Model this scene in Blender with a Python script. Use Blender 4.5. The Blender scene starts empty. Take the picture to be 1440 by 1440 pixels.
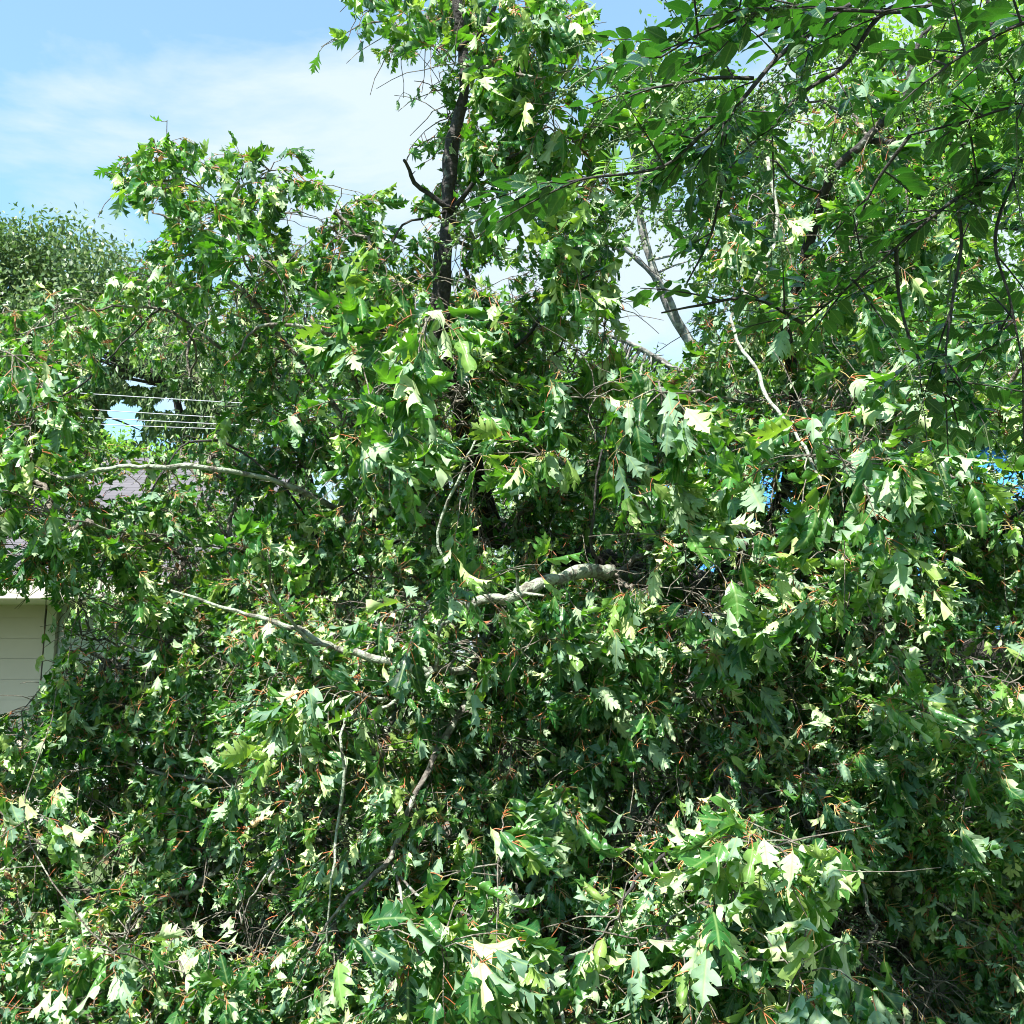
import bpy, math
import numpy as np
from mathutils import Vector
rng = np.random.default_rng(11)
R = math.radians
C = bpy.context.scene.collection
sc = bpy.context.scene

# ------------------------------------------------------------------ camera
CAM = np.array([0.0, 0.0, 1.6]); PITCH = R(10.0); F = 1440.0
cam = bpy.data.cameras.new('camera'); camo = bpy.data.objects.new('camera', cam); C.objects.link(camo)
camo.location = CAM; camo.rotation_euler = (R(90) + PITCH, 0, 0)
cam.sensor_width = 36; cam.lens = 36 * F / 1440.0; cam.clip_start = 0.05; cam.clip_end = 3000
sc.camera = camo
FWD = np.array([0, math.cos(PITCH), math.sin(PITCH)]); UPV = np.array([0, -math.sin(PITCH), math.cos(PITCH)])
RGT = np.array([1.0, 0, 0])

def P(px, py, d):
    """world point seen at photo pixel (px,py) at depth d along the view axis"""
    px = np.asarray(px, float); py = np.asarray(py, float); d = np.asarray(d, float)
    return CAM + d[..., None] * (FWD + ((px - 720) / F)[..., None] * RGT + ((720 - py) / F)[..., None] * UPV)

def proj(p):
    q = p - CAM; d = q @ FWD
    return 720 + F * (q @ RGT) / d, 720 - F * (q @ UPV) / d, d

# ------------------------------------------------------------------ sky and sun
SUN_EL, SUN_AZ = R(54), R(204)          # azimuth from +Y (view direction) towards +X (right)
EXPO = 1.6
sun = bpy.data.lights.new('sun', 'SUN'); sun.energy = 5.0; sun.angle = R(0.5); sun.color = (1, 0.97, 0.91)
suno = bpy.data.objects.new('sun', sun); C.objects.link(suno)
sd = Vector((math.sin(SUN_AZ) * math.cos(SUN_EL), math.cos(SUN_AZ) * math.cos(SUN_EL), math.sin(SUN_EL)))
suno.rotation_euler = sd.to_track_quat('Z', 'Y').to_euler()
suno.location = sd * 60
w = bpy.data.worlds.new('World'); sc.world = w; w.use_nodes = True
nt = w.node_tree; nd = nt.nodes; lk = nt.links
bg = nd['Background']; bg.inputs[1].default_value = 0.05
sky = nd.new('ShaderNodeTexSky'); sky.sky_type = 'NISHITA'; sky.sun_disc = False
sky.sun_elevation = SUN_EL; sky.sun_rotation = SUN_AZ; sky.dust_density = 0.6; sky.ozone_density = 2.2; sky.air_density = 1.1
tc = nd.new('ShaderNodeTexCoord')
mp = nd.new('ShaderNodeMapping'); mp.inputs['Scale'].default_value = (1.2, 1.2, 3.6); mp.inputs['Rotation'].default_value = (0.2, 0.5, 0.3)
mp.inputs['Location'].default_value = (0.35, 0.2, 0.1)
no = nd.new('ShaderNodeTexNoise'); no.inputs['Scale'].default_value = 2.4; no.inputs['Detail'].default_value = 9; no.inputs['Roughness'].default_value = 0.55
no.inputs['Distortion'].default_value = 0.35
cr = nd.new('ShaderNodeValToRGB'); cr.color_ramp.elements[0].position = 0.42; cr.color_ramp.elements[1].position = 0.68
sx = nd.new('ShaderNodeSeparateXYZ')
# thin cloud is denser low down and towards +X
ma = nd.new('ShaderNodeMath'); ma.operation = 'MULTIPLY_ADD'; ma.inputs[1].default_value = 0.9; ma.inputs[2].default_value = 0.98
mb = nd.new('ShaderNodeMath'); mb.operation = 'MULTIPLY_ADD'; mb.inputs[1].default_value = -1.5
mc = nd.new('ShaderNodeMath'); mc.operation = 'ADD'
mclamp = nd.new('ShaderNodeClamp'); mclamp.inputs['Min'].default_value = 0.25; mclamp.inputs['Max'].default_value = 0.93
mm = nd.new('ShaderNodeMixRGB'); mm.inputs[2].default_value = (5.7, 6.6, 7.1, 1)
lk.new(tc.outputs['Generated'], mp.inputs[0]); lk.new(mp.outputs[0], no.inputs[0]); lk.new(no.outputs[0], cr.inputs[0])
lk.new(tc.outputs['Generated'], sx.inputs[0]); lk.new(sx.outputs[0], ma.inputs[0])
lk.new(sx.outputs[2], mb.inputs[0]); lk.new(ma.outputs[0], mb.inputs[2])
lk.new(cr.outputs[0], mc.inputs[0]); lk.new(mb.outputs[0], mc.inputs[1]); lk.new(mc.outputs[0], mclamp.inputs[0])
lk.new(mclamp.outputs[0], mm.inputs[0])
tint = nd.new('ShaderNodeMixRGB'); tint.blend_type = 'MULTIPLY'; tint.inputs[0].default_value = 1; tint.inputs[2].default_value = (1.5, 2.3, 2.3, 1)
lk.new(sky.outputs[0], tint.inputs[1]); lk.new(tint.outputs[0], mm.inputs[1]); lk.new(mm.outputs[0], bg.inputs[0])
vs = sc.view_settings; vs.view_transform = 'Standard'; vs.look = 'None'; vs.exposure = EXPO; vs.gamma = 1; vs.use_curve_mapping = False
cy = sc.cycles; cy.max_bounces = 7; cy.diffuse_bounces = 1; cy.filter_width = 1.0; cy.glossy_bounces = 2; cy.transmission_bounces = 4; cy.use_denoising = True
cy.caustics_reflective = False; cy.caustics_refractive = False

# ------------------------------------------------------------------ materials
def mat(name):
    m = bpy.data.materials.new(name); m.use_nodes = True
    return m, m.node_tree.nodes, m.node_tree.links, m.node_tree.nodes['Principled BSDF']

def ramp(nd, stops, interp='LINEAR'):
    r = nd.new('ShaderNodeValToRGB'); e = r.color_ramp; e.interpolation = interp
    while len(e.elements) < len(stops): e.elements.new(0.5)
    for k, (p, c) in enumerate(stops): e.elements[k].position = p; e.elements[k].color = (*c, 1)
    return r

def leaf_mat(name, tops, under, trans, tmix=0.38, rough=0.38, veins=True, spec=0.5):
    """tops: ramp stops over the per-leaf random value; under: paler underside; light shines through"""
    m, nd, lk, bs = mat(name)
    at = nd.new('ShaderNodeAttribute'); at.attribute_name = 'rnd'
    rt = ramp(nd, tops); lk.new(at.outputs['Fac'], rt.inputs[0])
    ru = ramp(nd, under); lk.new(at.outputs['Fac'], ru.inputs[0])
    ge = nd.new('ShaderNodeNewGeometry')
    mx = nd.new('ShaderNodeMixRGB'); lk.new(ge.outputs['Backfacing'], mx.inputs[0]); lk.new(rt.outputs[0], mx.inputs[1]); lk.new(ru.outputs[0], mx.inputs[2])
    # blotches of age across the blade
    tcn = nd.new('ShaderNodeTexCoord')
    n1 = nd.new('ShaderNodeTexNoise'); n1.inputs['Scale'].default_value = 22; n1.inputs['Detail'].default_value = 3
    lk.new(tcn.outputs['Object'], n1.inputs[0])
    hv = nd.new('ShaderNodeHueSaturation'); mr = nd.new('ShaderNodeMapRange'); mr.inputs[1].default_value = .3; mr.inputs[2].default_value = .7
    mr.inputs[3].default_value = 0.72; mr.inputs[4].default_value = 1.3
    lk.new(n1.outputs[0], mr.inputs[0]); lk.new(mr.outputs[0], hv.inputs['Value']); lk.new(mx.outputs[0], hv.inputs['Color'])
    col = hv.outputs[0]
    n9 = nd.new('ShaderNodeTexNoise'); n9.inputs['Scale'].default_value = 75; n9.inputs['Detail'].default_value = 2; lk.new(tcn.outputs['Object'], n9.inputs[0])
    m9 = nd.new('ShaderNodeMapRange'); m9.inputs[1].default_value = .68; m9.inputs[2].default_value = .76; m9.inputs[3].default_value = 0; m9.inputs[4].default_value = .7
    x9 = nd.new('ShaderNodeMixRGB'); x9.inputs[2].default_value = (.16, .11, .04, 1)
    lk.new(n9.outputs[0], m9.inputs[0]); lk.new(m9.outputs[0], x9.inputs[0]); lk.new(col, x9.inputs[1]); col = x9.outputs[0]
    if veins:
        uv = nd.new('ShaderNodeUVMap'); sp = nd.new('ShaderNodeSeparateXYZ'); lk.new(uv.outputs[0], sp.inputs[0])
        ab = nd.new('ShaderNodeMath'); ab.operation = 'ABSOLUTE'; lk.new(sp.outputs[0], ab.inputs[0])
        m1 = nd.new('ShaderNodeMapRange'); m1.inputs[1].default_value = 0.0; m1.inputs[2].default_value = 0.035; m1.inputs[3].default_value = 1; m1.inputs[4].default_value = 0
        lk.new(ab.outputs[0], m1.inputs[0])
        a2 = nd.new('ShaderNodeMath'); a2.operation = 'MULTIPLY_ADD'; a2.inputs[1].default_value = -0.55; lk.new(ab.outputs[0], a2.inputs[0]); lk.new(sp.outputs[1], a2.inputs[2])
        a3 = nd.new('ShaderNodeMath'); a3.operation = 'MULTIPLY'; a3.inputs[1].default_value = 7; lk.new(a2.outputs[0], a3.inputs[0])
        a4 = nd.new('ShaderNodeMath'); a4.operation = 'FRACT'; lk.new(a3.outputs[0], a4.inputs[0])
        m2 = nd.new('ShaderNodeMapRange'); m2.inputs[1].default_value = 0.0; m2.inputs[2].default_value = 0.12; m2.inputs[3].default_value = .6; m2.inputs[4].default_value = 0
        lk.new(a4.outputs[0], m2.inputs[0])
        mxx = nd.new('ShaderNodeMath'); mxx.operation = 'MAXIMUM'; lk.new(m1.outputs[0], mxx.inputs[0]); lk.new(m2.outputs[0], mxx.inputs[1])
        vsn = nd.new('ShaderNodeMath'); vsn.operation = 'MULTIPLY'; vsn.inputs[1].default_value = 0.6; lk.new(mxx.outputs[0], vsn.inputs[0])
        mv = nd.new('ShaderNodeMixRGB'); mv.inputs[2].default_value = (0.24, 0.34, 0.12, 1); lk.new(vsn.outputs[0], mv.inputs[0]); lk.new(col, mv.inputs[1])
        col = mv.outputs[0]
        bp = nd.new('ShaderNodeBump'); bp.inputs['Strength'].default_value = 0.35; bp.inputs['Distance'].default_value = 0.002
        lk.new(mxx.outputs[0], bp.inputs['Height']); lk.new(bp.outputs[0], bs.inputs['Normal'])
    lk.new(col, bs.inputs['Base Color'])
    rr = nd.new('ShaderNodeMapRange'); rr.inputs[3].default_value = rough; rr.inputs[4].default_value = min(1, rough + .3)
    lk.new(ge.outputs['Backfacing'], rr.inputs[0]); lk.new(rr.outputs[0], bs.inputs['Roughness'])
    bs.inputs['Specular IOR Level'].default_value = spec
    tr = nd.new('ShaderNodeBsdfTranslucent'); rtr = ramp(nd, trans); lk.new(at.outputs['Fac'], rtr.inputs[0]); lk.new(rtr.outputs[0], tr.inputs[0])
    ms = nd.new('ShaderNodeMixShader'); ms.inputs[0].default_value = tmix
    lk.new(bs.outputs[0], ms.inputs[1]); lk.new(tr.outputs[0], ms.inputs[2])
    lk.new(ms.outputs[0], nd['Material Output'].inputs[0])
    return m

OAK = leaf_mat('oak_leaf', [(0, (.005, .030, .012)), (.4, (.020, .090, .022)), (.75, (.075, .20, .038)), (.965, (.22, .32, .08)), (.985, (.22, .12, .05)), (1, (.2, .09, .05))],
               [(0, (.06, .13, .08)), (.35, (.18, .29, .18)), (.65, (.38, .48, .28)), (.96, (.52, .60, .26)), (.985, (.3, .2, .12)), (1, (.3, .18, .1))],
               [(0, (.10, .36, .01)), (.5, (.17, .50, .015)), (.95, (.36, .62, .03)), (.985, (.35, .2, .05)), (1, (.3, .15, .05))], tmix=.27, rough=.32, spec=.38)
PRIVET = leaf_mat('privet_leaf', [(0, (.006, .030, .008)), (.6, (.012, .055, .012)), (1, (.025, .10, .018))],  # naturally dark leaf, colour deepened further to stand in for shade from above
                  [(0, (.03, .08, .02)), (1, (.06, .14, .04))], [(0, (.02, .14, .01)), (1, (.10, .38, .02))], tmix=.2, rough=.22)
FINE = leaf_mat('fine_leaf', [(0, (.035, .10, .018)), (.6, (.07, .16, .03)), (1, (.13, .23, .05))],
                [(0, (.10, .18, .07)), (1, (.18, .27, .11))], [(0, (.12, .34, .02)), (1, (.3, .55, .05))], tmix=.32, rough=.42, veins=False)
DUSKY = leaf_mat('dusky_leaf', [(0, (.030, .075, .022)), (.6, (.075, .135, .04)), (1, (.19, .24, .08))],
                 [(0, (.07, .13, .06)), (1, (.14, .2, .1))], [(0, (.08, .2, .03)), (1, (.2, .36, .06))], tmix=.25, rough=.42, veins=False)
LIME = leaf_mat('lime_leaf', [(0, (.06, .17, .02)), (.6, (.11, .25, .03)), (1, (.2, .34, .06))],
                [(0, (.14, .26, .08)), (1, (.24, .36, .12))], [(0, (.2, .5, .02)), (1, (.42, .68, .05))], tmix=.4, rough=.4, veins=False)

def bark_mat(name, dark, light, lichen, amount=.5, scale=18):
    m, nd, lk, bs = mat(name)
    tcn = nd.new('ShaderNodeTexCoord')
    n = nd.new('ShaderNodeTexNoise'); n.inputs['Scale'].default_value = scale * 3; n.inputs['Detail'].default_value = 6
    lk.new(tcn.outputs['Object'], n.inputs[0])
    r = ramp(nd, [(.3, dark), (.68, light)]); lk.new(n.outputs[0], r.inputs[0])
    n2 = nd.new('ShaderNodeTexNoise'); n2.inputs['Scale'].default_value = scale; n2.inputs['Detail'].default_value = 5; lk.new(tcn.outputs['Object'], n2.inputs[0])
    r2 = ramp(nd, [(amount, (0, 0, 0)), (amount + .08, (1, 1, 1))]); lk.new(n2.outputs[0], r2.inputs[0])
    mx = nd.new('ShaderNodeMixRGB'); mx.inputs[2].default_value = (*lichen, 1)
    lk.new(r2.outputs[0], mx.inputs[0]); lk.new(r.outputs[0], mx.inputs[1]); lk.new(mx.outputs[0], bs.inputs['Base Color'])
    bp = nd.new('ShaderNodeBump'); bp.inputs['Strength'].default_value = 1.0; bp.inputs['Distance'].default_value = .014
    lk.new(n.outputs[0], bp.inputs['Height']); lk.new(bp.outputs[0], bs.inputs['Normal'])
    bs.inputs['Roughness'].default_value = .9
    return m
BARK = bark_mat('oak_bark', (.05, .042, .036), (.17, .15, .125), (.30, .33, .26), .50)
DARKBARK = bark_mat('dark_bark', (.012, .011, .011), (.05, .043, .04), (.14, .15, .13), .62)  # dark bark; its near-black also paints in shading on the oak's upright leader
LICHENBARK = bark_mat('lichen_bark', (.07, .065, .05), (.22, .21, .17), (.30, .34, .26), .42, 26)
TWIG = bark_mat('twig_bark', (.06, .05, .04), (.20, .175, .14), (.28, .28, .22), .56, 30)
PALEBARK = bark_mat('pale_bark', (.07, .065, .06), (.20, .19, .18), (.28, .28, .25), .5, 8)

def plain(name, c, rough=.6, var=.15, scale=9, bump=0):
    m, nd, lk, bs = mat(name)
    tcn = nd.new('ShaderNodeTexCoord'); n = nd.new('ShaderNodeTexNoise'); n.inputs['Scale'].default_value = scale; n.inputs['Detail'].default_value = 5
    lk.new(tcn.outputs['Object'], n.inputs[0])
    r = ramp(nd, [(.3, tuple(x * (1 - var) for x in c)), (.7, tuple(min(1, x * (1 + var)) for x in c))]); lk.new(n.outputs[0], r.inputs[0])
    lk.new(r.outputs[0], bs.inputs['Base Color']); bs.inputs['Roughness'].default_value = rough
    if bump:
        bp = nd.new('ShaderNodeBump'); bp.inputs['Strength'].default_value = bump; bp.inputs['Distance'].default_value = .01
        lk.new(n.outputs[0], bp.inputs['Height']); lk.new(bp.outputs[0], bs.inputs['Normal'])
    return m
PETIOLE = plain('petiole', (.34, .26, .09), .5, .5, 5)
PETRED = plain('red_petiole', (.42, .13, .05), .5, .5, 5)
BERRY = plain('green_berry', (.09, .15, .04), .4, .3, 40)
STEMG = plain('green_stem', (.07, .10, .04), .6, .3, 12)
STEMY = plain('yellow_stem', (.26, .24, .08), .6, .3, 12)

# ------------------------------------------------------------------ mesh helpers
class MB:
    """collects vertices and faces (tris/quads as separate arrays), material index, uv and a random value per point"""
    def __init__(s): s.v = []; s.f = []; s.mi = []; s.r = []; s.uv = []; s.n = 0
    def add(s, v, f, mi=0, r=None, uv=None):
        v = np.asarray(v, np.float32).reshape(-1, 3); f = np.asarray(f, np.int64)
        s.v.append(v); s.f.append(f + s.n); s.mi.append(np.full(len(f), mi, np.int32))
        s.r.append(np.zeros(len(v), np.float32) if r is None else np.asarray(r, np.float32).reshape(-1))
        s.uv.append(np.zeros((len(v), 2), np.float32) if uv is None else np.asarray(uv, np.float32).reshape(-1, 2))
        s.n += len(v)
    def build(s, name, mats, parent=None, smooth=True):
        me = bpy.data.meshes.new(name)
        V = np.concatenate(s.v); me.vertices.add(len(V)); me.vertices.foreach_set('co', V.ravel())
        loops = np.concatenate([f.ravel() for f in s.f]); cnt = np.concatenate([np.full(len(f), f.shape[1]) for f in s.f])
        me.loops.add(len(loops)); me.loops.foreach_set('vertex_index', loops.astype(np.int32))
        me.polygons.add(len(cnt)); st = np.concatenate([[0], np.cumsum(cnt)[:-1]])
        me.polygons.foreach_set('loop_start', st.astype(np.int32))
        me.polygons.foreach_set('material_index', np.concatenate(s.mi))
        me.polygons.foreach_set('use_smooth', np.full(len(cnt), smooth))
        me.update(calc_edges=True)
        a = me.attributes.new('rnd', 'FLOAT', 'POINT'); a.data.foreach_set('value', np.concatenate(s.r))
        uvl = me.uv_layers.new(name='UVMap'); uvl.data.foreach_set('uv', np.concatenate(s.uv)[loops].ravel())
        for m in (mats if isinstance(mats, (list, tuple)) else [mats]): me.materials.append(m)
        o = bpy.data.objects.new(name, me); C.objects.link(o)
        if parent is not None:
            o.parent = parent
            if parent.type == 'EMPTY': o.location = -Vector(parent.location)
        return o

def tag(o, label=None, cat=None, group=None, kind=None):
    if label: o['label'] = label
    if cat: o['category'] = cat
    if group: o['group'] = group
    if kind: o['kind'] = kind
    return o

def thing(name, loc, label, cat, group=None):
    o = bpy.data.objects.new(name, None); C.objects.link(o); o.location = Vector(tuple(float(q) for q in loc)); o.empty_display_size = .2
    return tag(o, label, cat, group)

def norm(a): return a / (np.linalg.norm(a, axis=-1, keepdims=True) + 1e-9)

def tubes(mb, pts, rad, k=5, mi=0, cap=True):
    """pts (n,m,3), rad (n,m)"""
    pts = np.asarray(pts, float); rad = np.asarray(rad, float)
    n, m, _ = pts.shape
    if n == 0: return
    T = np.empty_like(pts); T[:, 1:-1] = pts[:, 2:] - pts[:, :-2]; T[:, 0] = pts[:, 1] - pts[:, 0]; T[:, -1] = pts[:, -1] - pts[:, -2]
    T = norm(T); ref = np.array([.31, .17, .93]); A = np.cross(T, ref); A = norm(A); B = np.cross(T, A)
    ang = np.arange(k) * 2 * np.pi / k
    V = pts[:, :, None] + rad[:, :, None, None] * (A[:, :, None] * np.cos(ang)[None, None, :, None] + B[:, :, None] * np.sin(ang)[None, None, :, None])
    i = np.arange(n)[:, None, None] * m * k; j = np.arange(m - 1)[None, :, None] * k; a = np.arange(k)[None, None]; b = (a + 1) % k
    f = np.stack([i + j + a, i + j + k + a, i + j + k + b, i + j + b], -1).reshape(-1, 4)
    mb.add(V, f, mi)

def limb_tube(mb, pts, rad, k=10, mi=0, rough=.12, seed=0):
    """one thick limb with an uneven surface and closed ends"""
    rg = np.random.default_rng(seed)
    pts = np.asarray(pts, float); m = len(pts); T = norm(np.gradient(pts, axis=0))
    A = np.zeros_like(pts); a0 = np.cross(T[0], [.3, .2, .9]); A[0] = norm(a0)
    for q in range(1, m): v = A[q - 1] - T[q] * (A[q - 1] @ T[q]); A[q] = norm(v)
    B = np.cross(T, A); ang = np.arange(k) * 2 * np.pi / k
    rr = rad[:, None] * (1 + rough * rg.standard_normal((m, k)))
    V = pts[:, None] + rr[..., None] * (A[:, None] * np.cos(ang)[None, :, None] + B[:, None] * np.sin(ang)[None, :, None])
    V = np.concatenate([V.reshape(-1, 3), pts[:1], pts[-1:]])
    j = np.arange(m - 1)[:, None] * k; a = np.arange(k)[None]; b = (a + 1) % k
    mb.add(V, np.stack([j + a, j + b, j + k + b, j + k + a], -1).reshape(-1, 4), mi)
    base = mb.n - len(V); a = np.arange(k); b = (a + 1) % k
    caps = np.concatenate([np.stack([b, a, np.full(k, m * k)], -1), np.stack([(m - 1) * k + a, (m - 1) * k + b, np.full(k, m * k + 1)], -1)])
    mb.f.append(caps + base); mb.mi.append(np.full(len(caps), mi, np.int32))

def spline(p, n):
    """Catmull-Rom through p, n samples"""
    p = np.asarray(p, float)
    if len(p) == 2: t = np.linspace(0, 1, n)[:, None]; return p[0] * (1 - t) + p[1] * t
    q = np.concatenate([[2 * p[0] - p[1]], p, [2 * p[-1] - p[-2]]]); out = []
    for u in np.linspace(0, len(p) - 1 - 1e-6, n):
        i = int(u); t = u - i; a, b, c, d = q[i:i + 4]
        out.append(.5 * ((2 * b) + (c - a) * t + (2 * a - 5 * b + 4 * c - d) * t * t + (3 * b - a - 3 * c + d) * t ** 3))
    return np.array(out)

# ---- leaf shapes: returned as (verts, quads, uv); length 1 along +Y, upper side +Z
def curl(v, kx, ky, tw, ph, rip):
    x, y = v[:, 0].copy(), v[:, 1].copy(); z = np.zeros_like(x)
    z += rip * np.sin(9 * y + ph) * np.abs(x) + rip * .5 * np.sin(17 * y + 2 * ph) * x
    k = kx * (.5 + y); k = np.where(np.abs(k) < .05, .05, k)
    xx = np.sin(k * x) / k; z = z - (1 - np.cos(k * x)) / k
    a = tw * y; X = xx * np.cos(a) + z * np.sin(a); Z = -xx * np.sin(a) + z * np.cos(a)
    kk = ky if abs(ky) > .05 else .05
    Y = np.sin(kk * y) / kk; Zb = -(1 - np.cos(kk * y)) / kk
    return np.stack([X, Y + Z * np.sin(kk * y), Zb + Z * np.cos(kk * y)], -1)

def strip_leaf(st, cols):
    """st: list of (t, w_left, w_right, shiftL, shiftR)"""
    nst = len(st); V = []; UV = []
    for (t, wl, wr, sl, sr) in st:
        for c in range(-cols, cols + 1):
            f = abs(c) / cols; wv, s = (wl, sl) if c < 0 else (wr, sr)
            x = math.copysign(wv * f, c) if c else 0.0
            V.append((x, t + s * f, 0)); UV.append((x, t + s * f * .3))
    wd = 2 * cols + 1; Fq = []
    for i in range(nst - 1):
        for c in range(wd - 1):
            Fq.append((i * wd + c, i * wd + c + 1, (i + 1) * wd + c + 1, (i + 1) * wd + c))
    return np.array(V), np.array(Fq), np.array(UV)

def oak_leaf(rg, lod):
    nl = rg.choice([2, 3, 3, 3, 4]); cen = np.linspace(.24 if nl < 4 else .18, .72, nl) + rg.uniform(-.02, .02, nl)
    prof = np.interp(cen, [.15, .35, .55, .8], [.19, .31, .37, .24])
    st = [(0, .008, .008, 0, 0), (.07, .03, .03, 0, 0)]
    h = .5 * (cen[1] - cen[0])
    for k, c in enumerate(cen):
        wl, wr = prof[k] * rg.uniform(.85, 1.25, 2); s1, s2 = rg.uniform(.12, .24, 2)
        sn = rg.uniform(.045, .085)
        if lod == 0:
            st += [(c - h * .55, .45 * wl, .45 * wr, .0, .0), (c - h * .2, .80 * wl, .80 * wr, s1 * .35, s2 * .35), (c, wl * 1.04, wr * 1.04, s1, s2),
                   (c + h * .25, .62 * wl, .62 * wr, s1 * .72, s2 * .72), (c + h * .65, sn + .05, sn + .05, .035, .035), (c + h * .9, sn, sn, .0, .0)]
        else:
            st += [(c - h * .4, .55 * wl, .55 * wr, 0, 0), (c, wl, wr, s1, s2), (c + h * .7, sn, sn, .01, .01)]
    st += [(.87, .13, .12, .06, .05), (.93, .055, .06, .01, .01), (1.06, .0, .0, 0, 0)]
    V, Fq, UV = strip_leaf(st, 2 if lod == 0 else 1)
    # wilted: rolled edges, sagging blade
    kx = rg.choice([-1, 1]) * rg.uniform(.8, 8.0); ky = rg.uniform(-.4, 1.9)
    return curl(V, kx, ky, rg.uniform(-1.1, 1.1), rg.uniform(0, 6), rg.uniform(.06, .30)), Fq, UV

def small_oak_leaf(rg):
    st = [(0, .01, .01, 0, 0), (.28, .20, .20, .08, .08), (.40, .07, .07, 0, 0), (.62, .26, .26, .12, .12), (.80, .08, .08, 0, 0), (1.04, 0, 0, 0, 0)]
    V, Fq, UV = strip_leaf(st, 1); V[:, :2] *= rg.uniform(.9, 1.1, (len(V), 1))
    return curl(V, rg.choice([-1, 1]) * rg.uniform(.8, 6), rg.uniform(-.3, 1.8), rg.uniform(-1, 1), rg.uniform(0, 6), .2), Fq, UV

def ovate_leaf(rg, wmax=.19, n=7, kx=None, cols=1):
    t = np.linspace(0, 1, n); wv = wmax * np.sin(np.pi * np.clip(t, 0, 1) ** .8) ** .85; wv[0] = .01; wv[-1] = 0
    st = [(a, b, b, 0.03, 0.03) for a, b in zip(t, wv)]
    V, Fq, UV = strip_leaf(st, cols)
    V[:, 2] = 0
    return curl(V, rg.uniform(-3, -.8) if kx is None else kx, rg.uniform(-.2, .9), rg.uniform(-.4, .4), rg.uniform(0, 6), .06), Fq, UV

def simple_leaf(rg, wmax=.24):
    V = np.array([(0, 0, 0), (-wmax, .45, 0), (0, .5, 0), (wmax, .45, 0), (0, 1, 0)], float); V[:, 2] = -.12 * V[:, 1] ** 2; V[[1, 3], 2] += .1 * rg.uniform(-.5, 1.5)
    Fq = np.array([(0, 2, 1, 1), (0, 3, 2, 2), (1, 2, 4, 4), (2, 3, 4, 4)])[:, :3]
    return V, Fq, V[:, :2].copy()

OAK0 = [oak_leaf(rng, 0) for _ in range(36)]
OAK1 = [oak_leaf(rng, 1) for _ in range(24)]
OAK2 = [small_oak_leaf(rng) for _ in range(16)]
OVATE = [ovate_leaf(rng, .27) for _ in range(8)]
NARROW = [ovate_leaf(rng, .13) for _ in range(6)]
SIMPLE = [simple_leaf(rng) for _ in range(6)]
SLIM = [simple_leaf(rng, .15) for _ in range(6)]

def put_leaves(mb, variants, pos, d, nrm, size, r, mi=0):
    """bake leaves: base at pos, length along d, upper side towards nrm"""
    if len(pos) == 0: return
    Y = norm(d); X = norm(np.cross(Y, nrm)); Z = np.cross(X, Y)
    pick = rng.integers(0, len(variants), len(pos))
    for q, (V, Fq, UV) in enumerate(variants):
        s = np.where(pick == q)[0]
        if len(s) == 0: continue
        W = pos[s][:, None] + size[s][:, None, None] * (V[None, :, :1] * X[s][:, None] + V[None, :, 1:2] * Y[s][:, None] + V[None, :, 2:] * Z[s][:, None])
        ff = (Fq[None] + (np.arange(len(s)) * len(V))[:, None, None]).reshape(-1, Fq.shape[1])
        mb.add(W, ff, mi, np.repeat(r[s], len(V)), np.tile(UV, (len(s), 1)))

# ================================================================== setting
def quad_sheet(name, x0, x1, y0, y1, z, m):
    b = MB(); b.add([(x0, y0, z), (x1, y0, z), (x1, y1, z), (x0, y1, z)], [(0, 1, 2, 3)]); return b.build(name, m, smooth=False)
m, nd, lk, bs = mat('lawn')
tcn = nd.new('ShaderNodeTexCoord'); n1 = nd.new('ShaderNodeTexNoise'); n1.inputs['Scale'].default_value = 3; n1.inputs['Detail'].default_value = 10
lk.new(tcn.outputs['Object'], n1.inputs[0]); r = ramp(nd, [(.35, (.05, .07, .025)), (.6, (.07, .12, .03)), (.75, (.14, .12, .07))]); lk.new(n1.outputs[0], r.inputs[0])
lk.new(r.outputs[0], bs.inputs[0]); bs.inputs['Roughness'].default_value = 1
tag(quad_sheet('ground', -600, 600, -60, 1500, 0, m), kind='structure')

# ================================================================== house on the left
def box(mb, x0, x1, y0, y1, z0, z1, mi=0):
    v = [(x0, y0, z0), (x1, y0, z0), (x1, y1, z0), (x0, y1, z0), (x0, y0, z1), (x1, y0, z1), (x1, y1, z1), (x0, y1, z1)]
    mb.add(v, [(0, 3, 2, 1), (4, 5, 6, 7), (0, 1, 5, 4), (1, 2, 6, 5), (2, 3, 7, 6), (3, 0, 4, 7)], mi)

BEIGE = plain('beige_paint', (.52, .42, .37), .6, .07, 2.5); TRIM = plain('cream_trim', (.44, .42, .34), .6, .08, 4)
SIDING = plain('pale_siding', (.40, .45, .42), .6, .06, 3)
m, nd, lk, bs = mat('shingles')
tcn = nd.new('ShaderNodeTexCoord'); br = nd.new('ShaderNodeTexBrick'); br.inputs['Scale'].default_value = 1.0
br.inputs['Color1'].default_value = (.075, .070, .078, 1); br.inputs['Color2'].default_value = (.11, .102, .112, 1); br.inputs['Mortar'].default_value = (.03, .027, .03, 1)
br.inputs['Mortar Size'].default_value = .008; br.inputs['Brick Width'].default_value = .30; br.inputs['Row Height'].default_value = .14
uvn = nd.new('ShaderNodeUVMap'); lk.new(uvn.outputs[0], br.inputs[0]); lk.new(br.outputs[0], bs.inputs[0]); bs.inputs['Roughness'].default_value = .95
SHING = m

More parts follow.
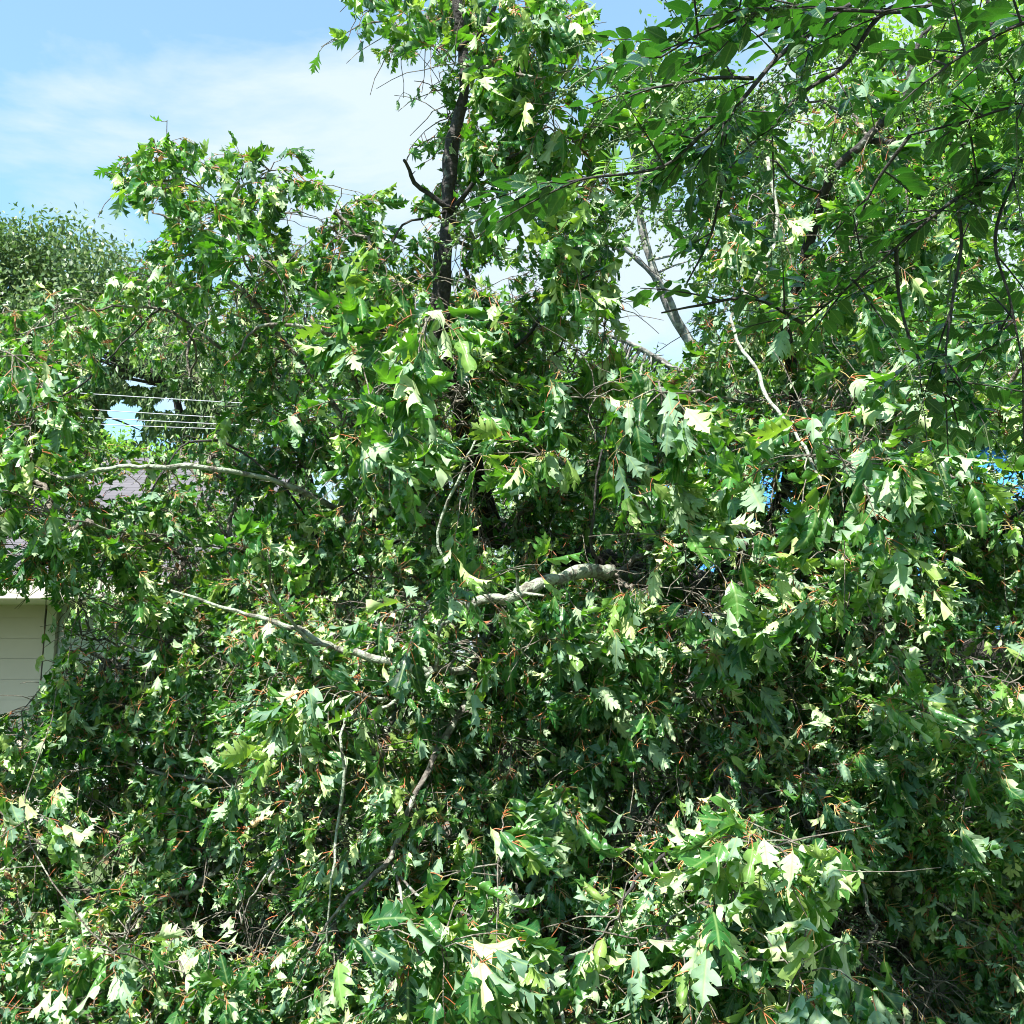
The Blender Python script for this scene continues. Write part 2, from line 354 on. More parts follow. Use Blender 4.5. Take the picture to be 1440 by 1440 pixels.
hy = 11.0                                   # front wall
hx1 = -3.35; hx0 = -11.0; hback = 19.0
house = thing('house', (-6, hy, 0), 'beige bungalow with grey shingle roof partly seen through the branches at left', 'house')
b = MB(); n = 18
for k in range(n):                         # lap siding: each board leans out at its foot
    z0, z1 = k * .152, (k + 1) * .152
    xa, xb = -4.83, hx1
    b.add([(xa, hy - .025, z0), (xb, hy - .025, z0), (xb, hy, z1), (xa, hy, z1)], [(0, 1, 2, 3)])
    b.add([(xa, hy, z0), (xb, hy, z0), (xb, hy - .025, z0), (xa, hy - .025, z0)], [(0, 1, 2, 3)])
box(b, hx0, hx1 - .004, hy + .004, hback, 0, 2.74)
b.build('wall', SIDING, house, smooth=False)
# garage door of wide flat boards
gd = MB(); x0, x1 = -8.9, -4.98
for k in range(12):
    box(gd, x0, x1, hy - .05, hy - .02, .02 + k * .215, .02 + (k + 1) * .215 - .003)
gdo = gd.build('garage_door', BEIGE, house, smooth=False)
for xa, xb in ((-4.955, -4.85), (-9.1, -8.93)):
    tr = MB(); box(tr, xa, xb, hy - .07, hy - .001, 0, 2.60); tr.build('door_trim', TRIM, house, smooth=False)
ev = hy - .95; ez = 2.68; ridge_y, ridge_z = hy + 3.9, 5.05
b = MB(); xr = hx1 + .3
def roof_uv(pts):
    return [(p[0], math.hypot(p[1] - ev, p[2] - ez)) for p in pts]
q = [(hx0 - .3, ev, ez), (xr, ev, ez), (xr, ridge_y, ridge_z), (hx0 - .3, ridge_y, ridge_z)]
b.add(q, [(0, 1, 2, 3)], uv=roof_uv(q))
q2 = [(hx0 - .3, ridge_y, ridge_z), (xr, ridge_y, ridge_z), (xr, 2 * ridge_y - ev, ez), (hx0 - .3, 2 * ridge_y - ev, ez)]
b.add(q2, [(0, 1, 2, 3)], uv=[(p[0], p[1]) for p in q2])
b.add([(p[0], p[1], p[2] - .05) for p in q], [(3, 2, 1, 0)]); b.add([(p[0], p[1], p[2] - .05) for p in q2], [(3, 2, 1, 0)])
b.build('roof', SHING, house, smooth=False)
b = MB(); box(b, hx0 - .3, xr, ev - .022, ev - .002, ez - .17, ez + .02); fo = b.build('fascia', TRIM, house, smooth=False)
b = MB(); box(b, hx0 - .3, xr, ev, hy - .002, ez - .16, ez - .14); b.build('soffit', TRIM, house, smooth=False)
b = MB(); b.add([(hx1, hy, 2.72), (hx1, 2 * ridge_y - hy, 2.72), (hx1, ridge_y, 4.9)], [(0, 1, 2)]); b.build('gable', SIDING, house, smooth=False)

# ================================================================== far house with the blue tarp
nh = thing('house', (5.5, 13, 0), 'low neighbouring house whose roof lies under a blue tarp behind the fallen oak', 'house')
b = MB(); box(b, 2.2, 11, 11.4, 18, 0, 2.45); b.build('wall', plain('brick_wall', (.22, .14, .11), .8, .2, 20), nh, smooth=False)
b = MB(); q = [(1.8, 10.9, 2.4), (11.4, 10.9, 2.4), (11.4, 14.7, 5.2), (1.8, 14.7, 5.2)]; b.add(q, [(0, 1, 2, 3)], uv=[(0, 0), (9.6, 0), (9.6, 4.3), (0, 4.3)])
q = [(1.8, 14.7, 5.2), (11.4, 14.7, 5.2), (11.4, 18.5, 2.4), (1.8, 18.5, 2.4)]; b.add(q, [(0, 1, 2, 3)], uv=[(0, 0), (9.6, 0), (9.6, 4.3), (0, 4.3)])
b.add([(1.8, 10.9, 2.4), (1.8, 14.7, 5.2), (1.8, 18.5, 2.4)], [(0, 2, 1)])
b.build('roof', SHING, nh, smooth=False)
b = MB(); gx, gy = 70, 40
U, Vv = np.meshgrid(np.linspace(0, 1, gx), np.linspace(0, 1, gy))
X = 1.95 + U * 9; Y = 10.86 + Vv * 3.8; Z = 2.42 + Vv * 2.8 + .07 + .05 * np.sin(X * 5.1 + 3 * Vv) * np.sin(Vv * 14 + X) + .035 * np.sin(X * 13 + Vv * 9) + .03 * rng.standard_normal(X.shape)
Z = np.where(Vv == 0, Z - .3, Z)
ii = np.arange((gy - 1) * gx).reshape(gy - 1, gx)[:, :-1].ravel()
b.add(np.stack([X, Y, Z], -1), np.stack([ii, ii + 1, ii + gx + 1, ii + gx], -1))
TARP = plain('blue_tarp', (.05, .20, .52), .3, .3, 2.5)
tag(b.build('tarp', TARP), 'crinkled bright blue tarp spread over the roof behind the oak at right', 'tarp')

# ================================================================== wires
WIRE = plain('wire', (.35, .36, .38), .5, .1)
lab = ['topmost thin power line seen in the gap above the house', 'second power line from the top, in the gap above the house',
       'third power line from the top, just above the lowest wire over the house', 'lowest power line in the gap above the house roof']
for k, (ya, yb) in enumerate([(552, 566), (574, 588), (586, 597), (595, 604)]):
    pa, pb = P(95, ya, 20 + .25 * k), P(320, yb, 19.4 + .25 * k); dd = (pb - pa) / (pb[0] - pa[0])
    t = np.linspace(-24, 26, 40); pts = pa + (t[:, None] - pa[0]) * dd; pts[:, 2] += .0012 * (t - pa[0] - 1.5) ** 2 - .0
    b = MB(); tubes(b, pts[None], np.full((1, 40), .0085), 5)
    tag(b.build('power_line', WIRE), lab[k], 'power line', 'power lines above the house roof')

# ================================================================== background trees
def bg_tree(name, base, height, blobs, leafmat, label, n, leaf=.11, bark=DARKBARK, trunk_r=.2, droop=.5, variants=SIMPLE, limbs=None, twigs=40, group='trees standing behind the fallen oak', cat='tree', keep=None, per=60, csig=.3, shell=.55):
    """trunk + limbs reaching into leafy blobs (centre xyz, radii xyz); leaves gathered in hanging clumps"""
    o = thing(name, base, label, cat, group)
    base = np.array(base, float); tb = MB()
    B = np.array([q[:3] for q in blobs]); RD = np.array([q[3:6] for q in blobs]); WT = np.array([q[6] if len(q) > 6 else 1. for q in blobs])
    top = B.mean(0); fork = base * .45 + top * .55; fork[:2] = base[:2] * .7 + top[:2] * .3
    if limbs is None:
        tp = spline([base, (base + fork) / 2 + rng.normal(0, .1, 3), fork, top], 16)
        limb_tube(tb, tp, np.linspace(trunk_r, trunk_r * .35, 16), 10, seed=3)
        starts = tp[6:]
    else:
        starts = []
        for (pl, r0, r1) in limbs:
            sp = spline(pl, 26); limb_tube(tb, sp, np.linspace(r0, r1, 26), 9, seed=5); starts.append(sp)
        starts = np.concatenate(starts)
    vol = RD.prod(1) ** (2 / 3) * WT; nc = max(20, n // per); pick = rng.choice(len(B), nc, p=vol / vol.sum())
    u = norm(rng.standard_normal((nc, 3))); rad = shell + (1.02 - shell) * rng.random(nc) ** .6
    cc = B[pick] + u * RD[pick] * rad[:, None]
    ex = np.linspace(0, 1, 7)[None, :, None]
    sidx = ((cc[:, None] - starts[None]) ** 2).sum(-1).argmin(1); s0 = starts[sidx]
    sel = np.arange(nc) if nc <= twigs else rng.choice(nc, twigs, replace=False)
    mid = (s0 + cc) / 2 + rng.normal(0, .12, cc.shape) * np.linalg.norm(cc - s0, axis=1, keepdims=True) * .5
    pts = (1 - ex) ** 2 * s0[sel][:, None] + 2 * ex * (1 - ex) * mid[sel][:, None] + ex ** 2 * cc[sel][:, None]
    L = np.linalg.norm(cc - s0, axis=1)[sel]
    tubes(tb, pts, np.clip(.012 + L * .014, 0, trunk_r * .5)[:, None] * np.linspace(1, .25, 7)[None], 5)
    tb.build('trunk', bark, o)
    ci = rng.integers(0, nc, n); pos = cc[ci] + rng.normal(0, csig, (n, 3)) * np.array([1, 1, .75])
    if keep is not None:
        px, py, _ = proj(pos); k = keep(px, py); pos = pos[k]; ci = ci[k]
    n = len(pos)
    d = norm(rng.standard_normal((n, 3)) * .7 + norm(pos - B[pick[ci]]) * .5 + np.array([0, 0, -droop]))
    nr = norm(np.array([0, 0, 1.0]) + rng.normal(0, .5, (n, 3)) + norm(pos - B[pick[ci]]) * .5)
    lb = MB(); put_leaves(lb, variants, pos, d, nr, leaf * rng.uniform(.7, 1.3, n), np.clip(rng.normal(.5, .24, n) + .12 * rng.standard_normal(nc)[ci], 0, 1))
    lb.build('crown', leafmat, o)
    return o

def gap(x, y):
    w_ = 1 + .25 * np.sin(x * .21 + y * .13) + .2 * np.sin(y * .3)
    return ~((((x - 172) / 30) ** 2 + ((y - 590) / 32) ** 2 < w_) | (((x - 240) / 24) ** 2 + ((y - 566) / 12) ** 2 < w_) | (((x - 145) / 18) ** 2 + ((y - 500) / 16) ** 2 < w_) | (((x - 205) / 30) ** 2 + ((y - 535) / 9) ** 2 < w_))
def blob(px, py, d, rpx, rpy, rd=None, wt=1.):
    c = P(px, py, d); s = d / F
    return (*c, rpx * s, rpx * s if rd is None else rd, rpy * s, wt)

bg_tree('broadleaf_tree', (-16, 30, 0), 12, [blob(-60, 470, 30, 170, 150), blob(60, 475, 29, 160, 150), blob(160, 490, 29, 110, 130), blob(-10, 600, 28, 160, 110)], DUSKY,
        'broad round-topped dusky green tree against the sky beyond the left side', 100000, leaf=.17, droop=.9, keep=gap, variants=SIMPLE, twigs=60, per=170, csig=.42, shell=.8)
bg_tree('broadleaf_tree', (-7, 33, 0), 12, [blob(430, 460, 33, 90, 110), blob(520, 480, 33, 80, 110), blob(350, 520, 33, 80, 80)], DUSKY,
        'distant rounded tree whose top shows between the left clump and upright leader', 20000, leaf=.2, droop=.8, keep=gap, variants=SLIM, twigs=50, per=40, shell=.8)
bg_tree('weeping_tree', (-6.1, 22, 0), 10, [blob(250, 520, 22, 90, 70), blob(130, 490, 22, 80, 45), blob(270, 610, 22, 60, 40), blob(330, 560, 22, 60, 90)], DUSKY,
        'dark drooping tree behind the power lines, with bright gaps in its crown', 11000, leaf=.17, droop=1.2, variants=SLIM, twigs=60, per=45, csig=.28, shell=.2, keep=gap)
bg_tree('bush', (-7.8, 17.5, 0), 4, [blob(150, 650, 17.5, 45, 40), blob(225, 670, 17.5, 60, 30), blob(60, 640, 17.5, 60, 40), blob(300, 690, 17.5, 60, 50)], LIME,
        'sunlit pale green bush showing just above the shingle roof', 9000, leaf=.11, droop=.6, per=50, group='trees standing behind the fallen oak', cat='bush', csig=.22)
for hx, hyy, hw, lb2 in ((-1.9, 13.0, 1.5, 'dark leafy shrub behind the fallen crown, left of the middle'), (.6, 13.6, 1.6, 'dark leafy shrub behind the fallen crown, at the middle'), (3.0, 9.8, 1.3, 'dark leafy shrub behind the fallen crown, below the blue tarp'), (5.0, 9.9, 1.2, 'dark leafy shrub behind the fallen crown, farthest right')):
    bg_tree('shrub', (hx, hyy, 0), 3, [(hx, hyy, 1.0, hw, 1.0, 1.1), (hx - .6, hyy, 1.7, hw * .7, .9, .9 if hyy > 12 else .4), (hx + .6, hyy, 1.9, hw * .7, .9, .9 if hyy > 12 else .2)] + ([(hx, hyy, 3.1, hw, .9, 1.1), (hx + .9, hyy, 3.2, hw * .6, .8, .9)] if hyy > 12 else []), DUSKY, lb2, 15000 if hyy > 12 else 8000, leaf=.13, twigs=30, per=45, group='dark shrubs behind the fallen oak', cat='shrub', shell=.3, csig=.25)
# pale-barked tree seen through the gap right of centre
pl = [([P(1100, 1000, 15), P(1050, 700, 15), P(1015, 560, 15), P(940, 430, 15), P(905, 330, 15), P(898, 270, 15)], .12, .035),
      ([P(1010, 560, 15), P(950, 520, 14.8), P(890, 485, 14.6), P(850, 470, 14.5)], .06, .02),
      ([P(960, 470, 15), P(930, 400, 14.5), P(860, 330, 14.2), P(845, 280, 14)], .05, .015),
      ([P(1020, 590, 15), P(1060, 470, 15.3), P(1080, 330, 15.5), P(1090, 200, 15.6)], .09, .03)]
bg_tree('broadleaf_tree', tuple(P(1100, 1125, 15) * np.array([1, 1, 0])), 9, [blob(930, 130, 15, 75, 70), blob(1000, 210, 15, 90, 90), blob(1060, 330, 15.3, 90, 110), blob(900, 300, 14.6, 60, 60, wt=.25), blob(960, 560, 14.8, 110, 60), blob(860, 560, 14.8, 70, 70), blob(1090, 500, 15.3, 100, 90)], FINE,
        'thin-crowned tree with pale bare limbs in the bright gap right of centre', 21000, leaf=.10, bark=PALEBARK, limbs=pl, twigs=260, per=45, csig=.22, droop=.4, shell=.2,
        keep=lambda x, y: ~(((x - 935) / 55) ** 2 + ((y - 440) / 75) ** 2 < 1) | (np.random.default_rng(1).random(len(x)) < .10))
bg_tree('broadleaf_tree', (9, 15, 0), 9, [blob(1380, 480, 15, 120, 140), blob(1300, 250, 15, 120, 130), blob(1420, 130, 15, 120, 130), blob(1210, 130, 15, 90, 90), blob(1230, 420, 15, 100, 140)], LIME,
        'bright yellow-green small-leaved tree filling the far right background', 30000, leaf=.12, twigs=90, per=45, csig=.26, shell=.35)
bg_tree('broadleaf_tree', (1.2, 20, 0), 9, [blob(700, 560, 20, 150, 90), blob(850, 620, 20, 120, 80), blob(560, 600, 20, 120, 90), blob(1050, 640, 20, 150, 80), blob(1200, 640, 20, 120, 80)], FINE,
        'mid green tree standing low behind the centre of the fallen oak', 26000, leaf=.17, twigs=60, per=50, csig=.32)

# ================================================================== the fallen oak
# limbs as drawn in the photograph: (px, py, depth) way-points, start radius, end radius (m), material, label
LIMBS = [
 # 0 trunk, mostly buried
 dict(n='trunk', p=[(1720, 1120, 7.4), (1480, 960, 6.9), (1240, 888, 6.4), (1120, 860, 6.2), (980, 835, 6.0), (840, 790, 5.7), (700, 740, 5.5), (520, 730, 5.4)], r=(.20, .04), m='D'),
 dict(p=[(700, 760, 5.4), (672, 660, 5.0), (650, 590, 4.7), (622, 500, 4.5), (620, 400, 4.4), (632, 300, 4.4), (628, 215, 4.4), (645, 110, 4.4), (645, 20, 4.4), (640, -60, 4.4)], r=(.070, .018), m='D', l='upright dark leader rising against the sky'),
 dict(p=[(640, 292, 4.4), (605, 272, 4.35), (574, 245, 4.3), (568, 225, 4.25)], r=(.021, .009), m='D'),
 dict(p=[(638, 290, 4.4), (668, 255, 4.3), (690, 235, 4.2), (730, 215, 4.1)], r=(.02, .007), m='D'),
 dict(p=[(628, 300, 4.4), (592, 312, 4.35), (560, 320, 4.3), (548, 345, 4.3), (520, 350, 4.3)], r=(.011, .004), m='D'),
 dict(p=[(645, 105, 4.4), (690, 95, 4.2), (740, 108, 4.1), (805, 100, 4.0), (875, 122, 3.9)], r=(.012, .005), m='B'),
 dict(p=[(645, 70, 4.4), (690, 30, 4.4), (702, -30, 4.4)], r=(.02, .014), m='D'),
 dict(p=[(900, 815, 5.7), (870, 803, 4.6), (825, 792, 4.1), (770, 812, 3.9), (715, 838, 3.8), (650, 848, 3.75), (600, 850, 3.7)], r=(.040, .010), m='L', l='thick lichen-covered limb lit along its top'),
 dict(p=[(960, 840, 5.9), (1010, 805, 5.2), (1050, 770, 5.0), (1090, 715, 4.9), (1108, 600, 4.8), (1098, 470, 4.6), (1118, 395, 4.5), (1140, 320, 4.4), (1160, 262, 4.3), (1215, 205, 4.2), (1268, 150, 4.1), (1285, 80, 4.1), (1310, 35, 4.1)], r=(.060, .009), m='D', l='dark forked limb climbing at right'),
 dict(p=[(1225, 198, 4.2), (1270, 202, 4.1), (1335, 208, 4.0), (1380, 190, 4.0)], r=(.018, .006), m='D'),
 dict(p=[(1155, 270, 4.3), (1120, 255, 4.2), (1090, 225, 4.1), (1050, 215, 4.1)], r=(.011, .004), m='D'),
 dict(p=[(1030, 440, 3.9), (1058, 500, 3.7), (1085, 550, 3.5), (1120, 600, 3.3), (1150, 655, 3.2), (1165, 690, 3.1)], r=(.013, .007), m='L', l='pale limb slanting down to the big pale leaves'),
 dict(p=[(520, 740, 5.4), (420, 690, 5.0), (302, 660, 4.7), (205, 662, 4.5), (140, 662, 4.5), (80, 670, 4.4)], r=(.024, .010), m='L', l='pale level limb crossing in front of the roof'),
 dict(p=[(450, 760, 5.3), (400, 680, 5.1), (330, 625, 5.0), (270, 625, 4.9), (200, 720, 4.7), (140, 800, 4.6)], r=(.012, .004), m='D'),
 dict(p=[(520, 740, 5.4), (520, 600, 4.9), (495, 490, 4.5), (430, 452, 4.4), (360, 460, 4.4), (330, 500, 4.4)], r=(.020, .006), m='B'),
 dict(p=[(500, 600, 5.1), (420, 500, 5.0), (360, 420, 4.9), (300, 370, 4.8), (250, 310, 4.7), (215, 300, 4.7)], r=(.022, .005), m='B', l='limb carrying the left clump against the sky'),
 dict(p=[(360, 420, 4.9), (340, 350, 4.8), (330, 270, 4.8), (390, 250, 4.7), (440, 270, 4.7)], r=(.012, .004), m='B'),
 dict(p=[(310, 490, 5.0), (225, 430, 4.9), (130, 440, 4.8), (30, 470, 4.6)], r=(.014, .004), m='B'),
 dict(p=[(700, 850, 5.2), (660, 930, 4.5), (612, 940, 4.2), (520, 921, 4.1), (450, 903, 4.1), (400, 885, 4.1), (320, 862, 4.1), (240, 830, 4.1)], r=(.032, .006), m='L', l='pale forked limb reaching left across the middle'),
 dict(p=[(470, 910, 4.1), (432, 890, 4.05), (395, 850, 4.0), (372, 822, 4.0)], r=(.012, .007), m='L'),
 dict(p=[(612, 940, 4.2), (575, 962, 4.1), (545, 985, 4.1), (470, 1010, 4.0), (430, 1015, 4.0)], r=(.017, .008), m='L'),
 dict(p=[(540, 985, 4.1), (502, 990, 4.0), (495, 1060, 3.9), (486, 1150, 3.9), (472, 1240, 3.8), (462, 1340, 3.8)], r=(.011, .006), m='L', l='thin pale branch hanging straight down'),
 dict(p=[(680, 900, 4.9), (655, 990, 4.3), (625, 1060, 4.1), (592, 1130, 3.9), (552, 1210, 3.8), (500, 1265, 3.7), (455, 1310, 3.7)], r=(.026, .007), m='B', l='grey branch slanting down to the lower left'),
 dict(p=[(552, 1212, 3.8), (565, 1255, 3.7), (578, 1300, 3.6), (600, 1350, 3.4)], r=(.011, .005), m='B'),
 dict(p=[(555, 1225, 3.8), (610, 1275, 3.6), (670, 1285, 3.5), (740, 1310, 3.3)], r=(.009, .004), m='B'),
 dict(p=[(560, 1000, 5.2), (480, 1130, 4.9), (420, 1133, 4.8), (350, 1105, 4.7), (270, 1095, 4.7), (160, 1068, 4.7)], r=(.030, .007), m='L', l='pale limb low at left above the brown leaves'),
 dict(p=[(460, 1180, 5.0), (350, 1190, 4.8), (300, 1212, 4.5), (260, 1248, 4.4), (190, 1275, 4.3), (170, 1330, 4.3)], r=(.026, .010), m='L', l='short lichen-pale limb near the lower left'),
 dict(p=[(440, 1150, 4.4), (400, 1210, 4.2), (355, 1265, 4.1), (340, 1300, 4.1)], r=(.008, .005), m='B'),
 dict(p=[(420, 1230, 4.6), (200, 1180, 4.7), (60, 1190, 4.5), (-40, 1240, 4.4)], r=(.016, .004), m='B'),
 dict(p=[(420, 1250, 4.3), (440, 1310, 4.0), (500, 1350, 3.9), (540, 1390, 3.8)], r=(.010, .005), m='B'),
 dict(p=[(860, 830, 4.8), (838, 780, 4.2), (838, 700, 4.1), (845, 640, 4.1), (850, 590, 4.1)], r=(.012, .004), m='D'),
 dict(p=[(640, 860, 4.1), (632, 800, 4.0), (622, 740, 4.0), (655, 660, 3.95), (668, 620, 3.9)], r=(.013, .006), m='L'),
 dict(p=[(690, 740, 5.3), (540, 640, 4.6), (520, 580, 4.2), (560, 500, 3.7), (590, 460, 3.3)], r=(.014, .006), m='B'),
 dict(p=[(960, 860, 5.6), (950, 1000, 4.8), (1000, 1085, 4.2), (1060, 1097, 4.1), (1100, 1130, 4.0), (1160, 1180, 3.8), (1205, 1225, 3.7), (1228, 1300, 3.6)], r=(.030, .008), m='B', l='broken limb bending down at lower right'),
 dict(p=[(1150, 1170, 3.9), (1240, 1215, 3.9), (1330, 1275, 3.9), (1420, 1325, 3.9)], r=(.012, .005), m='L'),
 dict(p=[(1020, 1100, 4.3), (1000, 1160, 3.9), (930, 1215, 3.6), (880, 1260, 3.5), (840, 1310, 3.4)], r=(.014, .006), m='D'),
 dict(p=[(1060, 1240, 3.7), (1000, 1265, 3.4), (950, 1280, 3.3), (900, 1330, 3.2)], r=(.009, .005), m='B'),
 dict(p=[(880, 1180, 4.6), (860, 1290, 3.8), (780, 1350, 3.3), (775, 1390, 3.2), (800, 1460, 3.1)], r=(.014, .008), m='L'),
 dict(p=[(1180, 1300, 4.2), (1190, 1370, 3.7), (1202, 1480, 3.6)], r=(.012, .009), m='L', l='bare pale stub standing at the bottom edge'),
 dict(p=[(1100, 860, 5.6), (1200, 900, 4.6), (1290, 940, 4.3), (1370, 1000, 4.0), (1450, 1030, 3.9)], r=(.018, .006), m='B'),
 dict(p=[(1150, 1030, 4.6), (1200, 1040, 4.0), (1270, 1005, 3.8), (1340, 1000, 3.7)], r=(.010, .004), m='B'),
 dict(p=[(1240, 888, 6.0), (1360, 800, 5.0), (1420, 740, 4.6), (1450, 700, 4.5)], r=(.030, .012), m='D'),
 dict(p=[(1110, 690, 4.9), (1230, 620, 4.2), (1330, 660, 3.9), (1400, 720, 3.9)], r=(.016, .005), m='B'),
 dict(p=[(1105, 560, 4.8), (1020, 560, 4.2), (960, 555, 3.9), (915, 545, 3.7)], r=(.012, .006), m='B'),
 dict(p=[(640, 560, 4.6), (720, 500, 4.5), (790, 420, 4.4), (845, 380, 4.4)], r=(.018, .005), m='D'),
 dict(p=[(560, 760, 5.4), (420, 860, 4.9), (260, 900, 4.7), (150, 880, 4.6)], r=(.010, .003), m='D'),
 dict(p=[(225, 430, 4.9), (150, 500, 4.8), (80, 560, 4.5), (20, 580, 4.4)], r=(.008, .004), m='D'),
 dict(p=[(350, 780, 5.4), (200, 760, 4.7), (60, 730, 4.2), (-20, 720, 4.0)], r=(.009, .004), m='B'),
]
oak = thing('fallen_oak', P(1480, 960, 6.9) * np.array([1, 1, 0]), 'huge fallen oak with wilting lobed leaves and pale tangled branches filling the view', 'tree')

GX = np.arange(12) * 120 + 60.
DEN = np.array([
 [0, 0, 0, 0, .30, .8, .6, .0, .05, .12, .25, .25],
 [0, 0, 0, 0, .03, .75, .75, .0, .10, .35, .5, .4],
 [0, .10, .15, .2, .20, .45, .45, .0, .10, .5, .4, .3],
 [.25, .5, .8, .55, .9, 1, 1, .1, .35, .8, .5, .3],
 [.9, .3, .3, .8, 1, 1, 1, .3, .9, 1, .8, .4],
 [1, .6, .6, 1, 1, 1, 1, 1, 1, 1, 1, .7],
 [1, .9, 1, 1, 1, 1, 1, 1, 1, 1, 1, .9],
 [.6, 1, 1, 1, 1, 1, 1, 1, 1, .9, 1, 1],
 [.9, 1, 1, 1, 1, 1, 1, 1, 1, 1, 1, 1],
 [1, 1, 1, 1, 1, 1, 1, 1, 1, 1, 1, 1], [1, 1, 1, 1, 1, 1, 1, 1, 1, 1, 1, 1], [1, 1, 1, 1, 1, 1, 1, 1, 1, 1, 1, 1]])
DEP = np.array([
 [4, 4, 4, 4, 4.3, 4.2, 4.1, 4, 4, 4, 4, 4],
 [4, 4, 4, 4, 4.3, 4.2, 4.0, 4, 4, 4, 4, 4],
 [5, 4.8, 4.7, 4.7, 4.3, 4.2, 4.1, 4, 4.2, 4.0, 3.9, 3.9],
 [5, 5, 4.8, 4.5, 4.3, 4.2, 4.1, 5, 4.2, 4.0, 3.9, 3.9],
 [4.6, 5, 5, 4.5, 3.9, 3.8, 4.2, 4.3, 4.0, 3.7, 3.8, 4.2],
 [4.3, 5, 5, 4.8, 4.2, 4.3, 4.7, 4.2, 4.0, 3.6, 3.7, 4.2],
 [4.2, 5, 5, 4.9, 4.5, 4.4, 4.5, 4.1, 3.9, 3.7, 3.8, 4.4],
 [5, 5, 4.8, 4.5, 4.4, 4.4, 4.4, 4.1, 4.0, 4.1, 4.2, 4.5],
 [5.2, 5.0, 4.7, 4.2, 4.3, 4.5, 4.4, 4.2, 4.0, 4.1, 4.0, 4.0],
 [4.6, 4.8, 4.6, 4.3, 4.2, 4.2, 4.3, 4.2, 3.8, 3.8, 3.9, 3.9],
 [4.4, 4.4, 4.4, 4.2, 3.9, 3.7, 3.8, 3.6, 3.4, 3.7, 4.0, 4.0],
 [3.8, 3.8, 3.8, 3.6, 3.3, 3.3, 3.4, 3.4, 3.1, 3.5, 3.9, 3.8]])
DEP[4:6] += .3; DEP[6] += .15; DEP[7:10] -= .25; DEP[10:, 8:] -= .1
def grid(G, px, py):
    u = np.clip((px - 60) / 120, 0, 10.999); v = np.clip((py - 60) / 120, 0, 10.999)
    i = u.astype(int); j = v.astype(int); a = u - i; c = v - j
    return G[j, i] * (1 - a) * (1 - c) + G[j, i + 1] * a * (1 - c) + G[j + 1, i] * (1 - a) * c + G[j + 1, i + 1] * a * c

def inside(poly, px, py):
    r = np.zeros(len(px), bool); n = len(poly)
    for i in range(n):
        x1, y1 = poly[i]; x2, y2 = poly[(i + 1) % n]
        c = ((y1 > py) != (y2 > py)) & (px < (x2 - x1) * (py - y1) / (y2 - y1 + 1e-9) + x1); r ^= c
    return r
# openings in the foliage through which house, roof, sky and tarp show
HOLES = [[(-90, 828), (60, 826), (70, 850), (90, 860), (92, 900), (72, 955), (50, 985), (30, 1015), (-90, 985)],
         [(125, 676), (160, 674), (205, 668), (200, 695), (170, 708), (135, 698)],
         [(118, 548), (160, 535), (315, 545), (310, 610), (250, 640), (160, 638), (130, 600)],
         [(-200, -200), (490, -200), (500, 70), (560, 100), (600, 60), (622, 90), (618, 190), (560, 225), (545, 260), (470, 290), (465, 330), (400, 340), (470, 280), (460, 205), (160, 195), (165, 330), (172, 380), (150, 402), (60, 404), (-200, 395)],
         [(828, -50), (905, -50), (890, 60), (868, 90), (840, 80)],
         [(868, 300), (905, 262), (972, 320), (975, 470), (965, 530), (905, 540), (870, 470)],
         [(590, 255), (622, 268), (624, 225), (600, 215)], [(560, 300), (622, 305), (620, 330), (570, 335)],
         [(405, 300), (450, 296), (445, 345), (420, 380), (405, 345)], [(165, 330), (200, 345), (205, 375), (170, 385)], [(330, 205), (318, 235), (300, 232), (296, 205)], [(262, 318), (292, 322), (288, 342), (264, 338)], [(650, 300), (735, 260), (740, 310), (700, 318)],
         [(1372, 630), (1415, 620), (1432, 648), (1400, 664), (1372, 658)], [(1425, 668), (1460, 660), (1460, 710), (1428, 704)], [(1034, 792), (1052, 772), (1048, 802)]]
def in_hole(px, py):
    r = np.zeros(len(px), bool)
    for h in HOLES: r |= inside(h, px, py)
    return r

# --- limb skeletons
skel = []; sid = []; srad = []
for i, L in enumerate(LIMBS):
    p = np.array(L['p'], float); wp = P(p[:, 0], p[:, 1], p[:, 2]); wp[:, 2] = np.maximum(wp[:, 2], .06)
    if i and L['p'][0][2] < 5.0:                    # carry the hidden root of the limb back into the tree
        j = ((np.concatenate(skel) - wp[0]) ** 2).sum(1).argmin() if i > 1 else 0
        c = np.concatenate(skel)[j]
        if .12 < np.linalg.norm(c - wp[0]) < 2.6: wp = np.concatenate([[c], [(c + wp[0]) / 2 + rng.normal(0, .05, 3)], wp])
    length = np.linalg.norm(np.diff(wp, axis=0), axis=1).sum(); n = int(max(10, length / .05))
    s = spline(wp, n); k = np.cumsum(rng.normal(0, .006, s.shape), 0); k -= np.linspace(0, 1, n)[:, None] * k[-1]; s = s + k
    ts_ = np.linspace(0, 1, n); rad = (L['r'][0] * (1 - ts_) ** .8 + L['r'][1] * (1 - (1 - ts_) ** .8)) * {0: 1, 7: .85, 1: .72}.get(i, .62) * (1 + .10 * np.sin(np.linspace(0, n * .5, n) + i))
    L['s'] = s; L['rad'] = rad; skel.append(s); sid.append(np.full(n, i)); srad.append(rad)
SK = np.concatenate(skel); SI = np.concatenate(sid)

